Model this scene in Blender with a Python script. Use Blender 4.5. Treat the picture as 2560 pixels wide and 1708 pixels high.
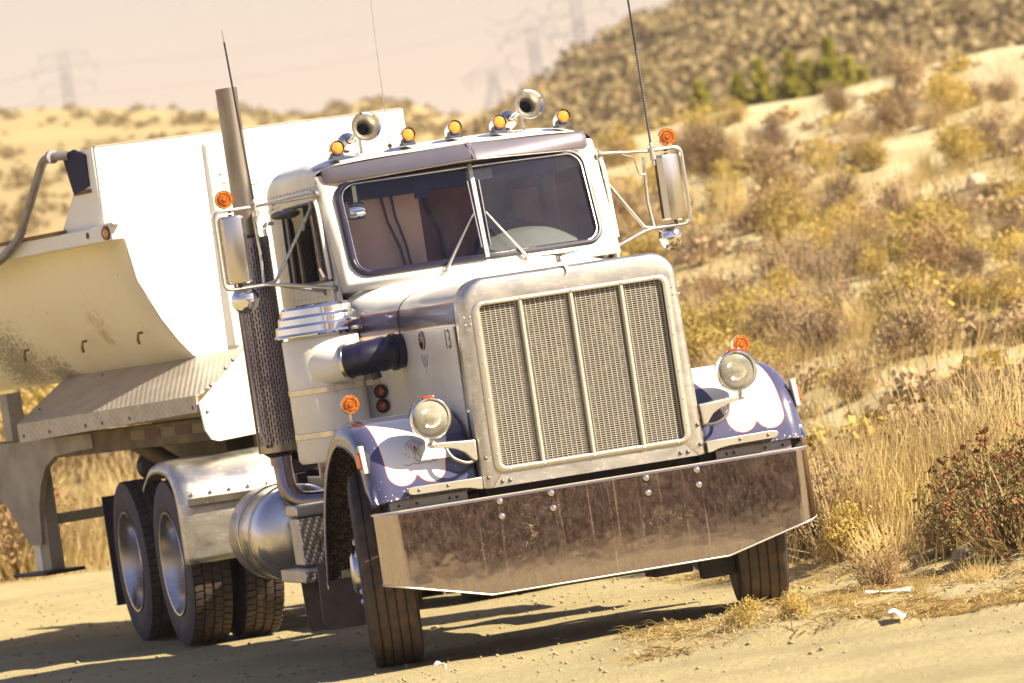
import bpy, math, random
import numpy as np
from mathutils import Vector, Matrix
from mathutils.geometry import tessellate_polygon
R = math.radians
sc = bpy.context.scene
for o in list(bpy.data.objects):
    bpy.data.objects.remove(o)
COL = sc.collection

# ------------------------------------------------------------------ camera
CAM = Vector((-7.764, -26.456, 1.905))
YAW, PITCH, ROLL = R(15.641), R(-0.554), R(-8.461)
fw = Vector((math.sin(YAW) * math.cos(PITCH), math.cos(YAW) * math.cos(PITCH), math.sin(PITCH)))
r0 = Vector((math.cos(YAW), -math.sin(YAW), 0))
u0 = r0.cross(fw)
rr = math.cos(ROLL) * r0 + math.sin(ROLL) * u0
uu = -math.sin(ROLL) * r0 + math.cos(ROLL) * u0
cd = bpy.data.cameras.new('camera')
cam = bpy.data.objects.new('camera', cd)
COL.objects.link(cam)
M = Matrix(((rr.x, uu.x, -fw.x, CAM.x), (rr.y, uu.y, -fw.y, CAM.y), (rr.z, uu.z, -fw.z, CAM.z), (0, 0, 0, 1)))
cam.matrix_world = M
cd.sensor_width = 36
cd.lens = 12955 / 2560 * 36
cd.clip_start = 0.5
cd.clip_end = 9000
cd.dof.use_dof = True
cd.dof.focus_distance = 28.2
cd.dof.aperture_fstop = 4.0
sc.camera = cam

# ------------------------------------------------------------------ world, sun, exposure
SUN = Vector((1.0, -0.75, 1.0)).normalized()      # towards the sun
w = bpy.data.worlds.new('World')
sc.world = w
w.use_nodes = True
nt = w.node_tree
bg = nt.nodes['Background']
sky = nt.nodes.new('ShaderNodeTexSky')
sky.sky_type = 'NISHITA'
sky.sun_disc = False
sky.sun_elevation = math.asin(SUN.z)
sky.sun_rotation = math.atan2(SUN.x, SUN.y)
sky.air_density = 1.65
sky.dust_density = 0.8
sky.ozone_density = 0.0
tint = nt.nodes.new('ShaderNodeMix'); tint.data_type = 'RGBA'; tint.blend_type = 'MULTIPLY'; tint.inputs[0].default_value = 1.0
tint.inputs[7].default_value = (0.80, 0.715, 0.96, 1)          # one even warm-violet cast over the whole sky
nt.links.new(sky.outputs[0], tint.inputs[6]); nt.links.new(tint.outputs[2], bg.inputs[0])
bg.inputs[1].default_value = 0.05
sd = bpy.data.lights.new('sun', 'SUN')
sd.energy = 5.0
sd.angle = R(0.53)
sd.color = (1.0, 0.87, 0.64)
so = bpy.data.objects.new('sun', sd)
COL.objects.link(so)
so.rotation_euler = SUN.to_track_quat('Z', 'Y').to_euler()
vs = sc.view_settings
vs.view_transform = 'Standard'
vs.look = 'None'
vs.exposure = 1.57
vs.gamma = 1.0
sc.render.film_transparent = False
sc.cycles.use_denoising = True
sc.cycles.max_bounces = 8
sc.cycles.diffuse_bounces = 3
sc.cycles.transparent_max_bounces = 16
sc.cycles.caustics_reflective = False
sc.cycles.caustics_refractive = False

# ------------------------------------------------------------------ materials
MT = {}
def nodes(m):
    m.use_nodes = True
    return m.node_tree.nodes, m.node_tree.links
def pm(name, col, rough=0.5, metal=0.0, col2=None, vs_=6.0, vlo=0.35, vhi=0.65, bump=0.0, bs=60.0, coat=0.0, spec=0.5,
       stretch=(1, 1, 1), rvar=0.0, fine=None, fs=90.0, flo=0.62, fhi=0.7, emit=None):
    """principled with optional colour patches (col2), fine specks (fine) and bump, all in object coordinates"""
    m = bpy.data.materials.new(name)
    N, L = nodes(m)
    b = N['Principled BSDF']
    b.inputs['Roughness'].default_value = rough
    b.inputs['Metallic'].default_value = metal
    b.inputs['Specular IOR Level'].default_value = spec
    b.inputs['Coat Weight'].default_value = coat
    b.inputs['Coat Roughness'].default_value = 0.08
    tc = N.new('ShaderNodeTexCoord'); mp = N.new('ShaderNodeMapping')
    mp.inputs['Scale'].default_value = stretch
    L.new(tc.outputs['Object'], mp.inputs[0])
    src = None
    if col2 is None and fine is None:
        b.inputs['Base Color'].default_value = (*col, 1)
    else:
        rgb = N.new('ShaderNodeRGB'); rgb.outputs[0].default_value = (*col, 1); src = rgb.outputs[0]
        if col2 is not None:
            n = N.new('ShaderNodeTexNoise'); n.inputs['Scale'].default_value = vs_; n.inputs['Detail'].default_value = 7
            n.inputs['Roughness'].default_value = 0.62
            L.new(mp.outputs[0], n.inputs[0])
            mr = N.new('ShaderNodeMapRange'); mr.inputs[1].default_value = vlo; mr.inputs[2].default_value = vhi
            L.new(n.outputs[0], mr.inputs[0])
            mx = N.new('ShaderNodeMix'); mx.data_type = 'RGBA'
            L.new(mr.outputs[0], mx.inputs[0]); L.new(src, mx.inputs[6]); mx.inputs[7].default_value = (*col2, 1)
            src = mx.outputs[2]
            if rvar:
                ma = N.new('ShaderNodeMapRange'); ma.inputs[3].default_value = rough; ma.inputs[4].default_value = rough + rvar
                L.new(mr.outputs[0], ma.inputs[0]); L.new(ma.outputs[0], b.inputs['Roughness'])
        if fine is not None:
            n = N.new('ShaderNodeTexNoise'); n.inputs['Scale'].default_value = fs; n.inputs['Detail'].default_value = 4
            L.new(mp.outputs[0], n.inputs[0])
            mr = N.new('ShaderNodeMapRange'); mr.inputs[1].default_value = flo; mr.inputs[2].default_value = fhi
            L.new(n.outputs[0], mr.inputs[0])
            mx = N.new('ShaderNodeMix'); mx.data_type = 'RGBA'
            L.new(mr.outputs[0], mx.inputs[0]); L.new(src, mx.inputs[6]); mx.inputs[7].default_value = (*fine, 1)
            src = mx.outputs[2]
        L.new(src, b.inputs['Base Color'])
    if bump:
        n = N.new('ShaderNodeTexNoise'); n.inputs['Scale'].default_value = bs; n.inputs['Detail'].default_value = 4
        L.new(mp.outputs[0], n.inputs[0])
        bp_ = N.new('ShaderNodeBump'); bp_.inputs['Strength'].default_value = bump; bp_.inputs['Distance'].default_value = 0.01
        L.new(n.outputs[0], bp_.inputs['Height']); L.new(bp_.outputs[0], b.inputs['Normal'])
    MT[name] = m
    return m

def glassy(name, tint, refl=0.08, rough=0.02, opac=0.0, ocol=(0.5, 0.5, 0.5)):
    """thin pane: tinted see-through + fresnel mirror + a little dust"""
    m = bpy.data.materials.new(name); N, L = nodes(m)
    N.remove(N['Principled BSDF']); out = N['Material Output']
    tr = N.new('ShaderNodeBsdfTransparent'); tr.inputs[0].default_value = (*tint, 1)
    df = N.new('ShaderNodeBsdfDiffuse'); df.inputs[0].default_value = (*ocol, 1)
    m0 = N.new('ShaderNodeMixShader')
    n = N.new('ShaderNodeTexNoise'); n.inputs['Scale'].default_value = 7; n.inputs['Detail'].default_value = 8
    tc = N.new('ShaderNodeTexCoord'); L.new(tc.outputs['Object'], n.inputs[0])
    mr = N.new('ShaderNodeMapRange'); mr.inputs[1].default_value = 0.3; mr.inputs[2].default_value = 0.75
    mr.inputs[3].default_value = opac * 0.3; mr.inputs[4].default_value = opac * 1.5
    L.new(n.outputs[0], mr.inputs[0]); L.new(mr.outputs[0], m0.inputs[0])
    L.new(tr.outputs[0], m0.inputs[1]); L.new(df.outputs[0], m0.inputs[2])
    gl = N.new('ShaderNodeBsdfGlossy'); gl.inputs['Roughness'].default_value = rough
    fr = N.new('ShaderNodeFresnel'); fr.inputs[0].default_value = 1.42
    ad = N.new('ShaderNodeMath'); ad.operation = 'ADD'; ad.inputs[1].default_value = refl
    L.new(fr.outputs[0], ad.inputs[0])
    m1 = N.new('ShaderNodeMixShader'); L.new(ad.outputs[0], m1.inputs[0])
    L.new(m0.outputs[0], m1.inputs[1]); L.new(gl.outputs[0], m1.inputs[2]); L.new(m1.outputs[0], out.inputs[0])
    MT[name] = m
    return m

# paints
WHITE = (0.80, 0.77, 0.70)
NAVY = (0.035, 0.04, 0.17)
ORANGE = (0.62, 0.10, 0.02)
pm('white_paint', WHITE, 0.30, coat=0.3, bump=0.03, bs=5, col2=(0.66, 0.60, 0.49), vs_=3, vlo=0.42, vhi=0.8, fine=(0.45, 0.38, 0.30), fs=140, flo=0.72, fhi=0.78)
pm('trailer_paint', (0.80, 0.78, 0.72), 0.45, col2=(0.72, 0.68, 0.58), vs_=1.5, vlo=0.4, vhi=0.8, fine=(0.35, 0.22, 0.12), fs=45, flo=0.74, fhi=0.78)
pm('tub_paint', (0.88, 0.79, 0.56), 0.5, col2=(0.82, 0.69, 0.44), vs_=1.3, vlo=0.45, vhi=0.75, fine=(0.30, 0.2, 0.1), fs=25, flo=0.70, fhi=0.76)
pm('navy_paint', (0.035, 0.038, 0.12), 0.25, metal=0.25, coat=0.6, col2=(0.07, 0.07, 0.17), vs_=4, fine=(0.5, 0.48, 0.5), fs=160, flo=0.73, fhi=0.76)
pm('visor_paint', (0.20, 0.18, 0.22), 0.36, metal=0.6, coat=0.1, col2=(0.25, 0.225, 0.25), vs_=2, fine=(0.6, 0.55, 0.5), fs=120, flo=0.74, fhi=0.77)
# metals
pm('alu', (0.62, 0.585, 0.52), 0.33, 1.0, col2=(0.48, 0.45, 0.40), vs_=6, bump=0.03, bs=25, rvar=0.16, fine=(0.74, 0.70, 0.60), fs=30, flo=0.58, fhi=0.68, stretch=(1, 1, 2.2))
pm('cast_alu', (0.74, 0.70, 0.60), 0.36, 0.85, col2=(0.66, 0.62, 0.52), vs_=8, bump=0.05, bs=120)
pm('chrome', (0.80, 0.78, 0.76), 0.06, 1.0)
pm('dull_chrome', (0.72, 0.68, 0.64), 0.16, 1.0, col2=(0.55, 0.5, 0.45), vs_=6, rvar=0.15)
pm('tank_metal', (0.66, 0.64, 0.64), 0.17, 1.0, col2=(0.52, 0.48, 0.46), vs_=3, rvar=0.2)
pm('stack_metal', (0.40, 0.36, 0.30), 0.27, 1.0, col2=(0.24, 0.20, 0.16), vs_=5, stretch=(1, 1, 0.3), rvar=0.2)
pm('shield_metal', (0.36, 0.33, 0.36), 0.30, 1.0, col2=(0.24, 0.20, 0.24), vs_=5, rvar=0.15)
pm('burnt_pipe', (0.26, 0.22, 0.24), 0.16, 1.0, col2=(0.26, 0.13, 0.05), vs_=7, vlo=0.48, vhi=0.66, rvar=0.35)
pm('steel_grey', (0.30, 0.29, 0.30), 0.5, 0.6, col2=(0.22, 0.19, 0.18), vs_=10)
pm('rubber', (0.016, 0.013, 0.036), 0.62, col2=(0.075, 0.055, 0.042), vs_=9, vlo=0.45, vhi=0.85, bump=0.1, bs=90)
pm('tread_rubber', (0.05, 0.038, 0.035), 0.75, col2=(0.12, 0.075, 0.045), vs_=14, vlo=0.4, vhi=0.75, bump=0.15, bs=150)
pm('black_hose', (0.010, 0.009, 0.026), 0.30)
pm('gasket', (0.010, 0.008, 0.028), 0.4)
pm('frame_black', (0.010, 0.007, 0.042), 0.55, col2=(0.05, 0.035, 0.025), vs_=12)
pm('dark_plastic', (0.011, 0.009, 0.028), 0.5)
pm('liner', (0.05, 0.032, 0.022), 0.9, col2=(0.028, 0.02, 0.02), vs_=6, fine=(0.24, 0.17, 0.11), fs=75, flo=0.50, fhi=0.60, bump=0.4, bs=70)
pm('flap_rubber', (0.10, 0.083, 0.08), 0.75, col2=(0.19, 0.15, 0.12), vs_=5, fine=(0.22, 0.18, 0.14), fs=60, flo=0.66, fhi=0.72, bump=0.1)
pm('rust', (0.16, 0.07, 0.03), 0.85, col2=(0.30, 0.16, 0.07), vs_=20, bump=0.3)
pm('trailer_steel', (0.40, 0.35, 0.27), 0.6, col2=(0.27, 0.22, 0.16), vs_=4, fine=(0.15, 0.09, 0.05), fs=30, flo=0.68, fhi=0.74, bump=0.05)
pm('beam_yellow', (0.20, 0.145, 0.06), 0.7, col2=(0.10, 0.07, 0.035), vs_=5)
pm('tape_red', (0.11, 0.035, 0.03), 0.6)
pm('tape_white', (0.20, 0.15, 0.075), 0.6)
pm('emblem_red', (0.05, 0.008, 0.012), 0.2, coat=0.6)
pm('ink', (0.05, 0.05, 0.07), 0.5)
pm('ink_red', (0.35, 0.05, 0.03), 0.5)
pm('salmon_trim', (0.80, 0.47, 0.31), 0.75, col2=(0.68, 0.37, 0.24), vs_=3)
pm('maroon_trim', (0.40, 0.15, 0.11), 0.7, col2=(0.25, 0.10, 0.09), vs_=4)
pm('dash', (0.16, 0.17, 0.16), 0.6, col2=(0.11, 0.12, 0.12), vs_=5)
pm('dash_top', (0.17, 0.165, 0.12), 0.4)
pm('cloth_blue', (0.015, 0.014, 0.05), 0.8)
pm('green_cloth', (0.06, 0.22, 0.03), 0.8)
pm('red_cloth', (0.4, 0.03, 0.03), 0.8)
pm('mirror_steel', (0.62, 0.57, 0.52), 0.24, 1.0)
pm('paper', (0.80, 0.78, 0.74), 0.7)
pm('rock', (0.36, 0.29, 0.19), 0.9, col2=(0.25, 0.19, 0.12), vs_=9, bump=0.4, bs=30)
pm('pale_rock', (0.40, 0.34, 0.26), 0.9, col2=(0.45, 0.38, 0.28), vs_=9, bump=0.4, bs=30)
pm('clod', (0.36, 0.30, 0.18), 0.95, col2=(0.26, 0.21, 0.13), vs_=3)
pm('wood', (0.42, 0.31, 0.17), 0.85, col2=(0.30, 0.21, 0.11), vs_=12)
pm('tower_steel', (0.12, 0.11, 0.14), 0.7, 0.0)
pm('reflector_metal', (0.86, 0.83, 0.74), 0.22, 1.0)
pm('housing', (0.50, 0.46, 0.38), 0.5, 0.2)
pm('bolt_dark', (0.18, 0.16, 0.15), 0.45, 0.8)
glassy('windshield_glass', (0.80, 0.86, 0.98), 0.0, 0.01, 0.012, (0.5, 0.5, 0.55))
glassy('side_glass', (0.22, 0.23, 0.34), 0.01, 0.01, 0.015, (0.4, 0.4, 0.42))
glassy('lamp_glass', (0.95, 0.94, 0.90), 0.02, 0.05, 0.36, (0.85, 0.82, 0.68))

def amber(name, scale, c1, c2):
    m = bpy.data.materials.new(name); N, L = nodes(m); b = N['Principled BSDF']
    b.inputs['Base Color'].default_value = (0.75, 0.22, 0.02, 1); b.inputs['Roughness'].default_value = 0.12
    b.inputs['Coat Weight'].default_value = 0.5
    tc = N.new('ShaderNodeTexCoord'); v = N.new('ShaderNodeTexVoronoi'); v.inputs['Scale'].default_value = scale
    L.new(tc.outputs['Object'], v.inputs[0])
    cr = N.new('ShaderNodeValToRGB'); cr.color_ramp.elements[0].color = (*c1, 1); cr.color_ramp.elements[1].color = (*c2, 1)
    cr.color_ramp.elements[0].position = 0.1; cr.color_ramp.elements[1].position = 0.75
    L.new(v.outputs[0], cr.inputs[0]); L.new(cr.outputs[0], b.inputs['Base Color'])
    bu = N.new('ShaderNodeBump'); bu.inputs['Strength'].default_value = 0.5; bu.inputs['Distance'].default_value = 0.004
    L.new(v.outputs[0], bu.inputs['Height']); L.new(bu.outputs[0], b.inputs['Normal'])
    MT[name] = m
amber('amber_lens', 140, (0.80, 0.40, 0.06), (0.55, 0.19, 0.02))
amber('amber_ring', 60, (0.58, 0.22, 0.03), (0.32, 0.075, 0.01))
pm('mesh_paint', (0.50, 0.46, 0.385), 0.4, 0.3)
pm('amber_dark', (0.30, 0.06, 0.01), 0.15, coat=0.5)

# bumper: chrome plate covered with dried dust, streaks and scratches
def bumper_mat():
    m = bpy.data.materials.new('bumper_chrome'); N, L = nodes(m); b = N['Principled BSDF']
    b.inputs['Metallic'].default_value = 1.0; b.inputs['Base Color'].default_value = (0.50, 0.44, 0.44, 1)
    b.inputs['Roughness'].default_value = 0.035
    tc = N.new('ShaderNodeTexCoord')
    def noise(scale, stretch, detail=6, rough=0.6, dist=0.0):
        mp = N.new('ShaderNodeMapping'); mp.inputs['Scale'].default_value = stretch; L.new(tc.outputs['Object'], mp.inputs[0])
        n = N.new('ShaderNodeTexNoise'); n.inputs['Scale'].default_value = scale; n.inputs['Detail'].default_value = detail
        n.inputs['Roughness'].default_value = rough; n.inputs['Distortion'].default_value = dist
        L.new(mp.outputs[0], n.inputs[0]); return n.outputs[0]
    def rng(x, a, c, lo, hi):
        r = N.new('ShaderNodeMapRange'); r.inputs[1].default_value = a; r.inputs[2].default_value = c
        r.inputs[3].default_value = lo; r.inputs[4].default_value = hi; L.new(x, r.inputs[0]); return r.outputs[0]
    def mth(op, x, y):
        k = N.new('ShaderNodeMath'); k.operation = op
        L.new(x, k.inputs[0])
        if isinstance(y, float): k.inputs[1].default_value = y
        else: L.new(y, k.inputs[1])
        return k.outputs[0]
    film = rng(noise(34, (1, 1, 0.45), 12, 0.85, 0.3), 0.43, 0.64, 0.04, 0.66)
    specks = rng(noise(110, (1, 1, 1), 4, 0.8), 0.56, 0.70, 0.0, 0.55)
    streak = rng(noise(40, (1, 1, 0.02), 4), 0.60, 0.72, 0.0, 0.40)
    scr = rng(noise(5, (1, 1, 1.3), 3, 0.5, 2.5), 0.495, 0.505, 0.0, 1.0)
    scr2 = rng(noise(5, (1, 1, 1.3), 3, 0.5, 2.5), 0.505, 0.515, 1.0, 0.0)
    scmask = rng(noise(2.2, (1, 1, 1)), 0.48, 0.60, 0.0, 0.75)
    scr = mth('MULTIPLY', mth('MULTIPLY', scr, scr2), scmask)
    tot = mth('ADD', mth('ADD', film, specks), mth('ADD', streak, scr))
    tot = mth('MINIMUM', tot, 0.8)
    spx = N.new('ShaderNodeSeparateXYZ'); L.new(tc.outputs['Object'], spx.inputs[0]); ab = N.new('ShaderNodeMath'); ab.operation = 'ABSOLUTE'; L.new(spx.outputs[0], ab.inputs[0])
    tot = mth('MULTIPLY', tot, rng(mth('ADD', ab.outputs[0], rng(noise(4, (1, 1, 1)), 0.3, 0.7, -.03, .03)), 1.10, 1.13, 1.0, 0.25))  # film thinned at the ends to paint in the bright wrap reflection
    df = N.new('ShaderNodeBsdfDiffuse'); df.inputs[0].default_value = (0.22, 0.155, 0.12, 1)
    dcol = N.new('ShaderNodeMix'); dcol.data_type = 'RGBA'; dcol.inputs[6].default_value = (0.105, 0.070, 0.062, 1); dcol.inputs[7].default_value = (0.36, 0.27, 0.18, 1)
    L.new(mth('MINIMUM', mth('ADD', mth('ADD', specks, streak), scr), 1.0), dcol.inputs[0]); L.new(dcol.outputs[2], df.inputs[0])
    ms = N.new('ShaderNodeMixShader'); L.new(tot, ms.inputs[0]); L.new(b.outputs[0], ms.inputs[1]); L.new(df.outputs[0], ms.inputs[2])
    bu = N.new('ShaderNodeBump'); bu.inputs['Strength'].default_value = 0.05; bu.inputs['Distance'].default_value = 0.01
    L.new(noise(5, (1, 1, 1.2), 2), bu.inputs['Height']); L.new(bu.outputs[0], b.inputs['Normal'])
    L.new(ms.outputs[0], N['Material Output'].inputs[0])
    MT['bumper_chrome'] = m
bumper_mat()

# diamond tread plate
def plate_mat(name, col, metal, rough, scale):
    m = pm(name, col, rough, metal, col2=tuple(c * 0.75 for c in col), vs_=5)
    N, L = m.node_tree.nodes, m.node_tree.links; b = N['Principled BSDF']
    tc = N.new('ShaderNodeTexCoord')
    def wave(rot):
        mp = N.new('ShaderNodeMapping'); mp.inputs['Rotation'].default_value = rot; L.new(tc.outputs['Object'], mp.inputs[0])
        wv = N.new('ShaderNodeTexWave'); wv.inputs['Scale'].default_value = scale; L.new(mp.outputs[0], wv.inputs[0]); return wv.outputs[1]
    k = N.new('ShaderNodeMath'); k.operation = 'MULTIPLY'
    L.new(wave((R(20), R(45), R(45))), k.inputs[0]); L.new(wave((R(-20), R(-45), R(-45))), k.inputs[1])
    bu = N.new('ShaderNodeBump'); bu.inputs['Strength'].default_value = 0.7; bu.inputs['Distance'].default_value = 0.006
    L.new(k.outputs[0], bu.inputs['Height']); L.new(bu.outputs[0], b.inputs['Normal'])
plate_mat('diamond_plate', (0.62, 0.57, 0.50), 0.9, 0.34, 14)
plate_mat('diamond_deck', (0.52, 0.46, 0.38), 0.55, 0.45, 9)

# hood paint with a navy band between orange pinstripes, chosen by height
def hood_mat():
    m = pm('hood_paint', WHITE, 0.28, coat=0.4)
    N, L = m.node_tree.nodes, m.node_tree.links; b = N['Principled BSDF']
    tc = N.new('ShaderNodeTexCoord'); sp = N.new('ShaderNodeSeparateXYZ'); L.new(tc.outputs['Object'], sp.inputs[0])
    mr = N.new('ShaderNodeMapRange'); mr.inputs[1].default_value = 1.70; mr.inputs[2].default_value = 1.95
    L.new(sp.outputs[2], mr.inputs[0])
    cr = N.new('ShaderNodeValToRGB'); cr.color_ramp.interpolation = 'CONSTANT'
    e = cr.color_ramp.elements
    e[0].position = 0; e[0].color = (*WHITE, 1); e[1].position = (1.768 - 1.70) / .25; e[1].color = (*ORANGE, 1)
    for z, c in ((1.773, (0.085, 0.08, 0.14)), (1.885, ORANGE), (1.891, WHITE)):
        k = e.new((z - 1.70) / .25); k.color = (*c, 1)
    L.new(mr.outputs[0], cr.inputs[0]); L.new(cr.outputs[0], b.inputs['Base Color'])
    c2 = N.new('ShaderNodeValToRGB'); c2.color_ramp.interpolation = 'CONSTANT'
    c2.color_ramp.elements[0].color = (0, 0, 0, 1); c2.color_ramp.elements[1].position = (1.773 - 1.7) / .25; c2.color_ramp.elements[1].color = (.7, .7, .7, 1)
    k = c2.color_ramp.elements.new((1.885 - 1.7) / .25); k.color = (0, 0, 0, 1)
    L.new(mr.outputs[0], c2.inputs[0]); L.new(c2.outputs[0], b.inputs['Metallic'])
hood_mat()

# fender paint: a white scallop edged in orange on navy, from the 'sdf' attribute
def fender_mat():
    m = pm('fender_paint', NAVY, 0.22, coat=0.7)
    N, L = m.node_tree.nodes, m.node_tree.links; b = N['Principled BSDF']
    at = N.new('ShaderNodeAttribute'); at.attribute_name = 'sdf'
    mr = N.new('ShaderNodeMapRange'); mr.inputs[1].default_value = -0.02; mr.inputs[2].default_value = 0.02
    L.new(at.outputs['Fac'], mr.inputs[0])
    cr = N.new('ShaderNodeValToRGB'); cr.color_ramp.interpolation = 'CONSTANT'; e = cr.color_ramp.elements
    e[0].position = 0; e[0].color = (0.82, 0.79, 0.72, 1); e[1].position = 0.5; e[1].color = (*ORANGE, 1)
    k = e.new(0.59); k.color = (0.055, 0.055, 0.115, 1)
    L.new(mr.outputs[0], cr.inputs[0])
    n = N.new('ShaderNodeTexNoise'); n.inputs['Scale'].default_value = 60; n.inputs['Detail'].default_value = 6
    tc = N.new('ShaderNodeTexCoord'); L.new(tc.outputs['Object'], n.inputs[0])
    sp = N.new('ShaderNodeSeparateXYZ'); L.new(tc.outputs['Object'], sp.inputs[0])
    lo = N.new('ShaderNodeMapRange'); lo.inputs[1].default_value = 0.97; lo.inputs[2].default_value = 0.90; lo.inputs[3].default_value = 0.0; lo.inputs[4].default_value = 0.115
    L.new(sp.outputs[2], lo.inputs[0])
    ad = N.new('ShaderNodeMath'); ad.operation = 'ADD'; L.new(n.outputs[0], ad.inputs[0]); L.new(lo.outputs[0], ad.inputs[1])
    ch = N.new('ShaderNodeMapRange'); ch.inputs[1].default_value = 0.70; ch.inputs[2].default_value = 0.73; L.new(ad.outputs[0], ch.inputs[0])
    mx = N.new('ShaderNodeMix'); mx.data_type = 'RGBA'; L.new(ch.outputs[0], mx.inputs[0]); L.new(cr.outputs[0], mx.inputs[6]); mx.inputs[7].default_value = (0.55, 0.50, 0.42, 1)
    L.new(mx.outputs[2], b.inputs['Base Color'])
fender_mat()

# radiator core behind the grille: dark fins caked with pale dust
def core_mat():
    m = pm('radiator_core', (0.02, 0.02, 0.03), 0.8)
    N, L = m.node_tree.nodes, m.node_tree.links; b = N['Principled BSDF']
    tc = N.new('ShaderNodeTexCoord')
    n = N.new('ShaderNodeTexNoise'); n.inputs['Scale'].default_value = 5.0; n.inputs['Detail'].default_value = 9; n.inputs['Roughness'].default_value = 0.75
    mp = N.new('ShaderNodeMapping'); mp.inputs['Scale'].default_value = (2.0, 1, 0.7); L.new(tc.outputs['Object'], mp.inputs[0]); L.new(mp.outputs[0], n.inputs[0])
    mr = N.new('ShaderNodeMapRange'); n2 = N.new('ShaderNodeTexNoise'); n2.inputs['Scale'].default_value = 45; n2.inputs['Detail'].default_value = 3; L.new(tc.outputs['Object'], n2.inputs[0]); av = N.new('ShaderNodeMath'); av.operation = 'MULTIPLY_ADD'; av.inputs[1].default_value = .45; L.new(n2.outputs[0], av.inputs[0]); L.new(n.outputs[0], av.inputs[2])
    mr.inputs[1].default_value = 0.74; mr.inputs[2].default_value = 0.92; L.new(av.outputs[0], mr.inputs[0])
    mx = N.new('ShaderNodeMix'); mx.data_type = 'RGBA'; L.new(mr.outputs[0], mx.inputs[0]); mx.inputs[6].default_value = (0.010, 0.008, 0.024, 1); mx.inputs[7].default_value = (0.24, 0.21, 0.135, 1)
    L.new(mx.outputs[2], b.inputs['Base Color'])
core_mat()

# foliage with a little light shining through, varied per object
def leaf(name, c1, c2, trans=0.25, dead=None):
    m = bpy.data.materials.new(name); N, L = nodes(m); b = N['Principled BSDF']; out = N['Material Output']
    b.inputs['Roughness'].default_value = 0.75; b.inputs['Specular IOR Level'].default_value = 0.2
    oi = N.new('ShaderNodeObjectInfo'); tc = N.new('ShaderNodeTexCoord')
    n = N.new('ShaderNodeTexNoise'); n.inputs['Scale'].default_value = 9; n.inputs['Detail'].default_value = 3; L.new(tc.outputs['Object'], n.inputs[0])
    ad = N.new('ShaderNodeMath'); ad.operation = 'MULTIPLY_ADD'; L.new(oi.outputs['Random'], ad.inputs[0]); ad.inputs[1].default_value = 0.5; L.new(n.outputs[0], ad.inputs[2])
    mr = N.new('ShaderNodeMapRange'); mr.inputs[1].default_value = 0.4; mr.inputs[2].default_value = 1.1; L.new(ad.outputs[0], mr.inputs[0])
    mx = N.new('ShaderNodeMix'); mx.data_type = 'RGBA'; L.new(mr.outputs[0], mx.inputs[0]); mx.inputs[6].default_value = (*c1, 1); mx.inputs[7].default_value = (*c2, 1)
    L.new(mx.outputs[2], b.inputs['Base Color'])
    tl = N.new('ShaderNodeBsdfTranslucent'); L.new(mx.outputs[2], tl.inputs[0])
    ms = N.new('ShaderNodeMixShader'); ms.inputs[0].default_value = trans
    L.new(b.outputs[0], ms.inputs[1]); L.new(tl.outputs[0], ms.inputs[2]); L.new(ms.outputs[0], out.inputs[0])
    MT[name] = m
leaf('leaf_sage', (0.36, 0.27, 0.08), (0.54, 0.40, 0.12))
leaf('leaf_grey', (0.25, 0.175, 0.115), (0.40, 0.29, 0.165))
leaf('leaf_brown', (0.30, 0.195, 0.10), (0.46, 0.325, 0.15))
leaf('leaf_green', (0.13, 0.115, 0.045), (0.25, 0.19, 0.07))
leaf('leaf_red', (0.20, 0.075, 0.035), (0.34, 0.18, 0.09))
leaf('leaf_opp', (0.07, 0.05, 0.035), (0.16, 0.115, 0.06))
leaf('straw', (0.46, 0.345, 0.145), (0.60, 0.46, 0.21), 0.35)
leaf('twig', (0.28, 0.195, 0.10), (0.42, 0.31, 0.16), 0.0)
leaf('leaf_tree', (0.36, 0.34, 0.075), (0.54, 0.48, 0.11), 0.4)
leaf('leaf_far', (0.23, 0.175, 0.092), (0.34, 0.26, 0.13))

def tub_stains():
    m = MT['tub_paint']; N, L = m.node_tree.nodes, m.node_tree.links; b = N['Principled BSDF']; base = b.inputs['Base Color'].links[0].from_socket
    tc = N.new('ShaderNodeTexCoord')
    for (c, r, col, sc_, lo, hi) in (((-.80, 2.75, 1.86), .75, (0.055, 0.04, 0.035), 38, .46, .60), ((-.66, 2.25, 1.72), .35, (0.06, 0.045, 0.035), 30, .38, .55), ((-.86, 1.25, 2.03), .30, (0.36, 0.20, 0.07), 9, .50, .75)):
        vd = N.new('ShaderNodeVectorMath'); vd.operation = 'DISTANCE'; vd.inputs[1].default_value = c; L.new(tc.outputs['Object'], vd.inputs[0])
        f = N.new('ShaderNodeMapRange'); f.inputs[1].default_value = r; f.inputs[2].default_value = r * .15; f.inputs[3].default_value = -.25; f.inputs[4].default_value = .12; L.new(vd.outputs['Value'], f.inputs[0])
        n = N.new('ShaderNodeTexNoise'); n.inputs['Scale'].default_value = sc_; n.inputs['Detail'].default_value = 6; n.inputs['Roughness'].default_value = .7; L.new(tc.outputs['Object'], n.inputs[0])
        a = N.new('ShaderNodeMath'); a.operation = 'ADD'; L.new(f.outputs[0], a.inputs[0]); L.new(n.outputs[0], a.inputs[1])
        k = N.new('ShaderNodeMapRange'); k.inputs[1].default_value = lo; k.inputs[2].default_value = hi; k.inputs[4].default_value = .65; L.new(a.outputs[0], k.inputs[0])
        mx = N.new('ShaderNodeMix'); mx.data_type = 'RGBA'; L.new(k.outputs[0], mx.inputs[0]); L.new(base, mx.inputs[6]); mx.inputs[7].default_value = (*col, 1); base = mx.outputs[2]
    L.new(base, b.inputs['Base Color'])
tub_stains()
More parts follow.
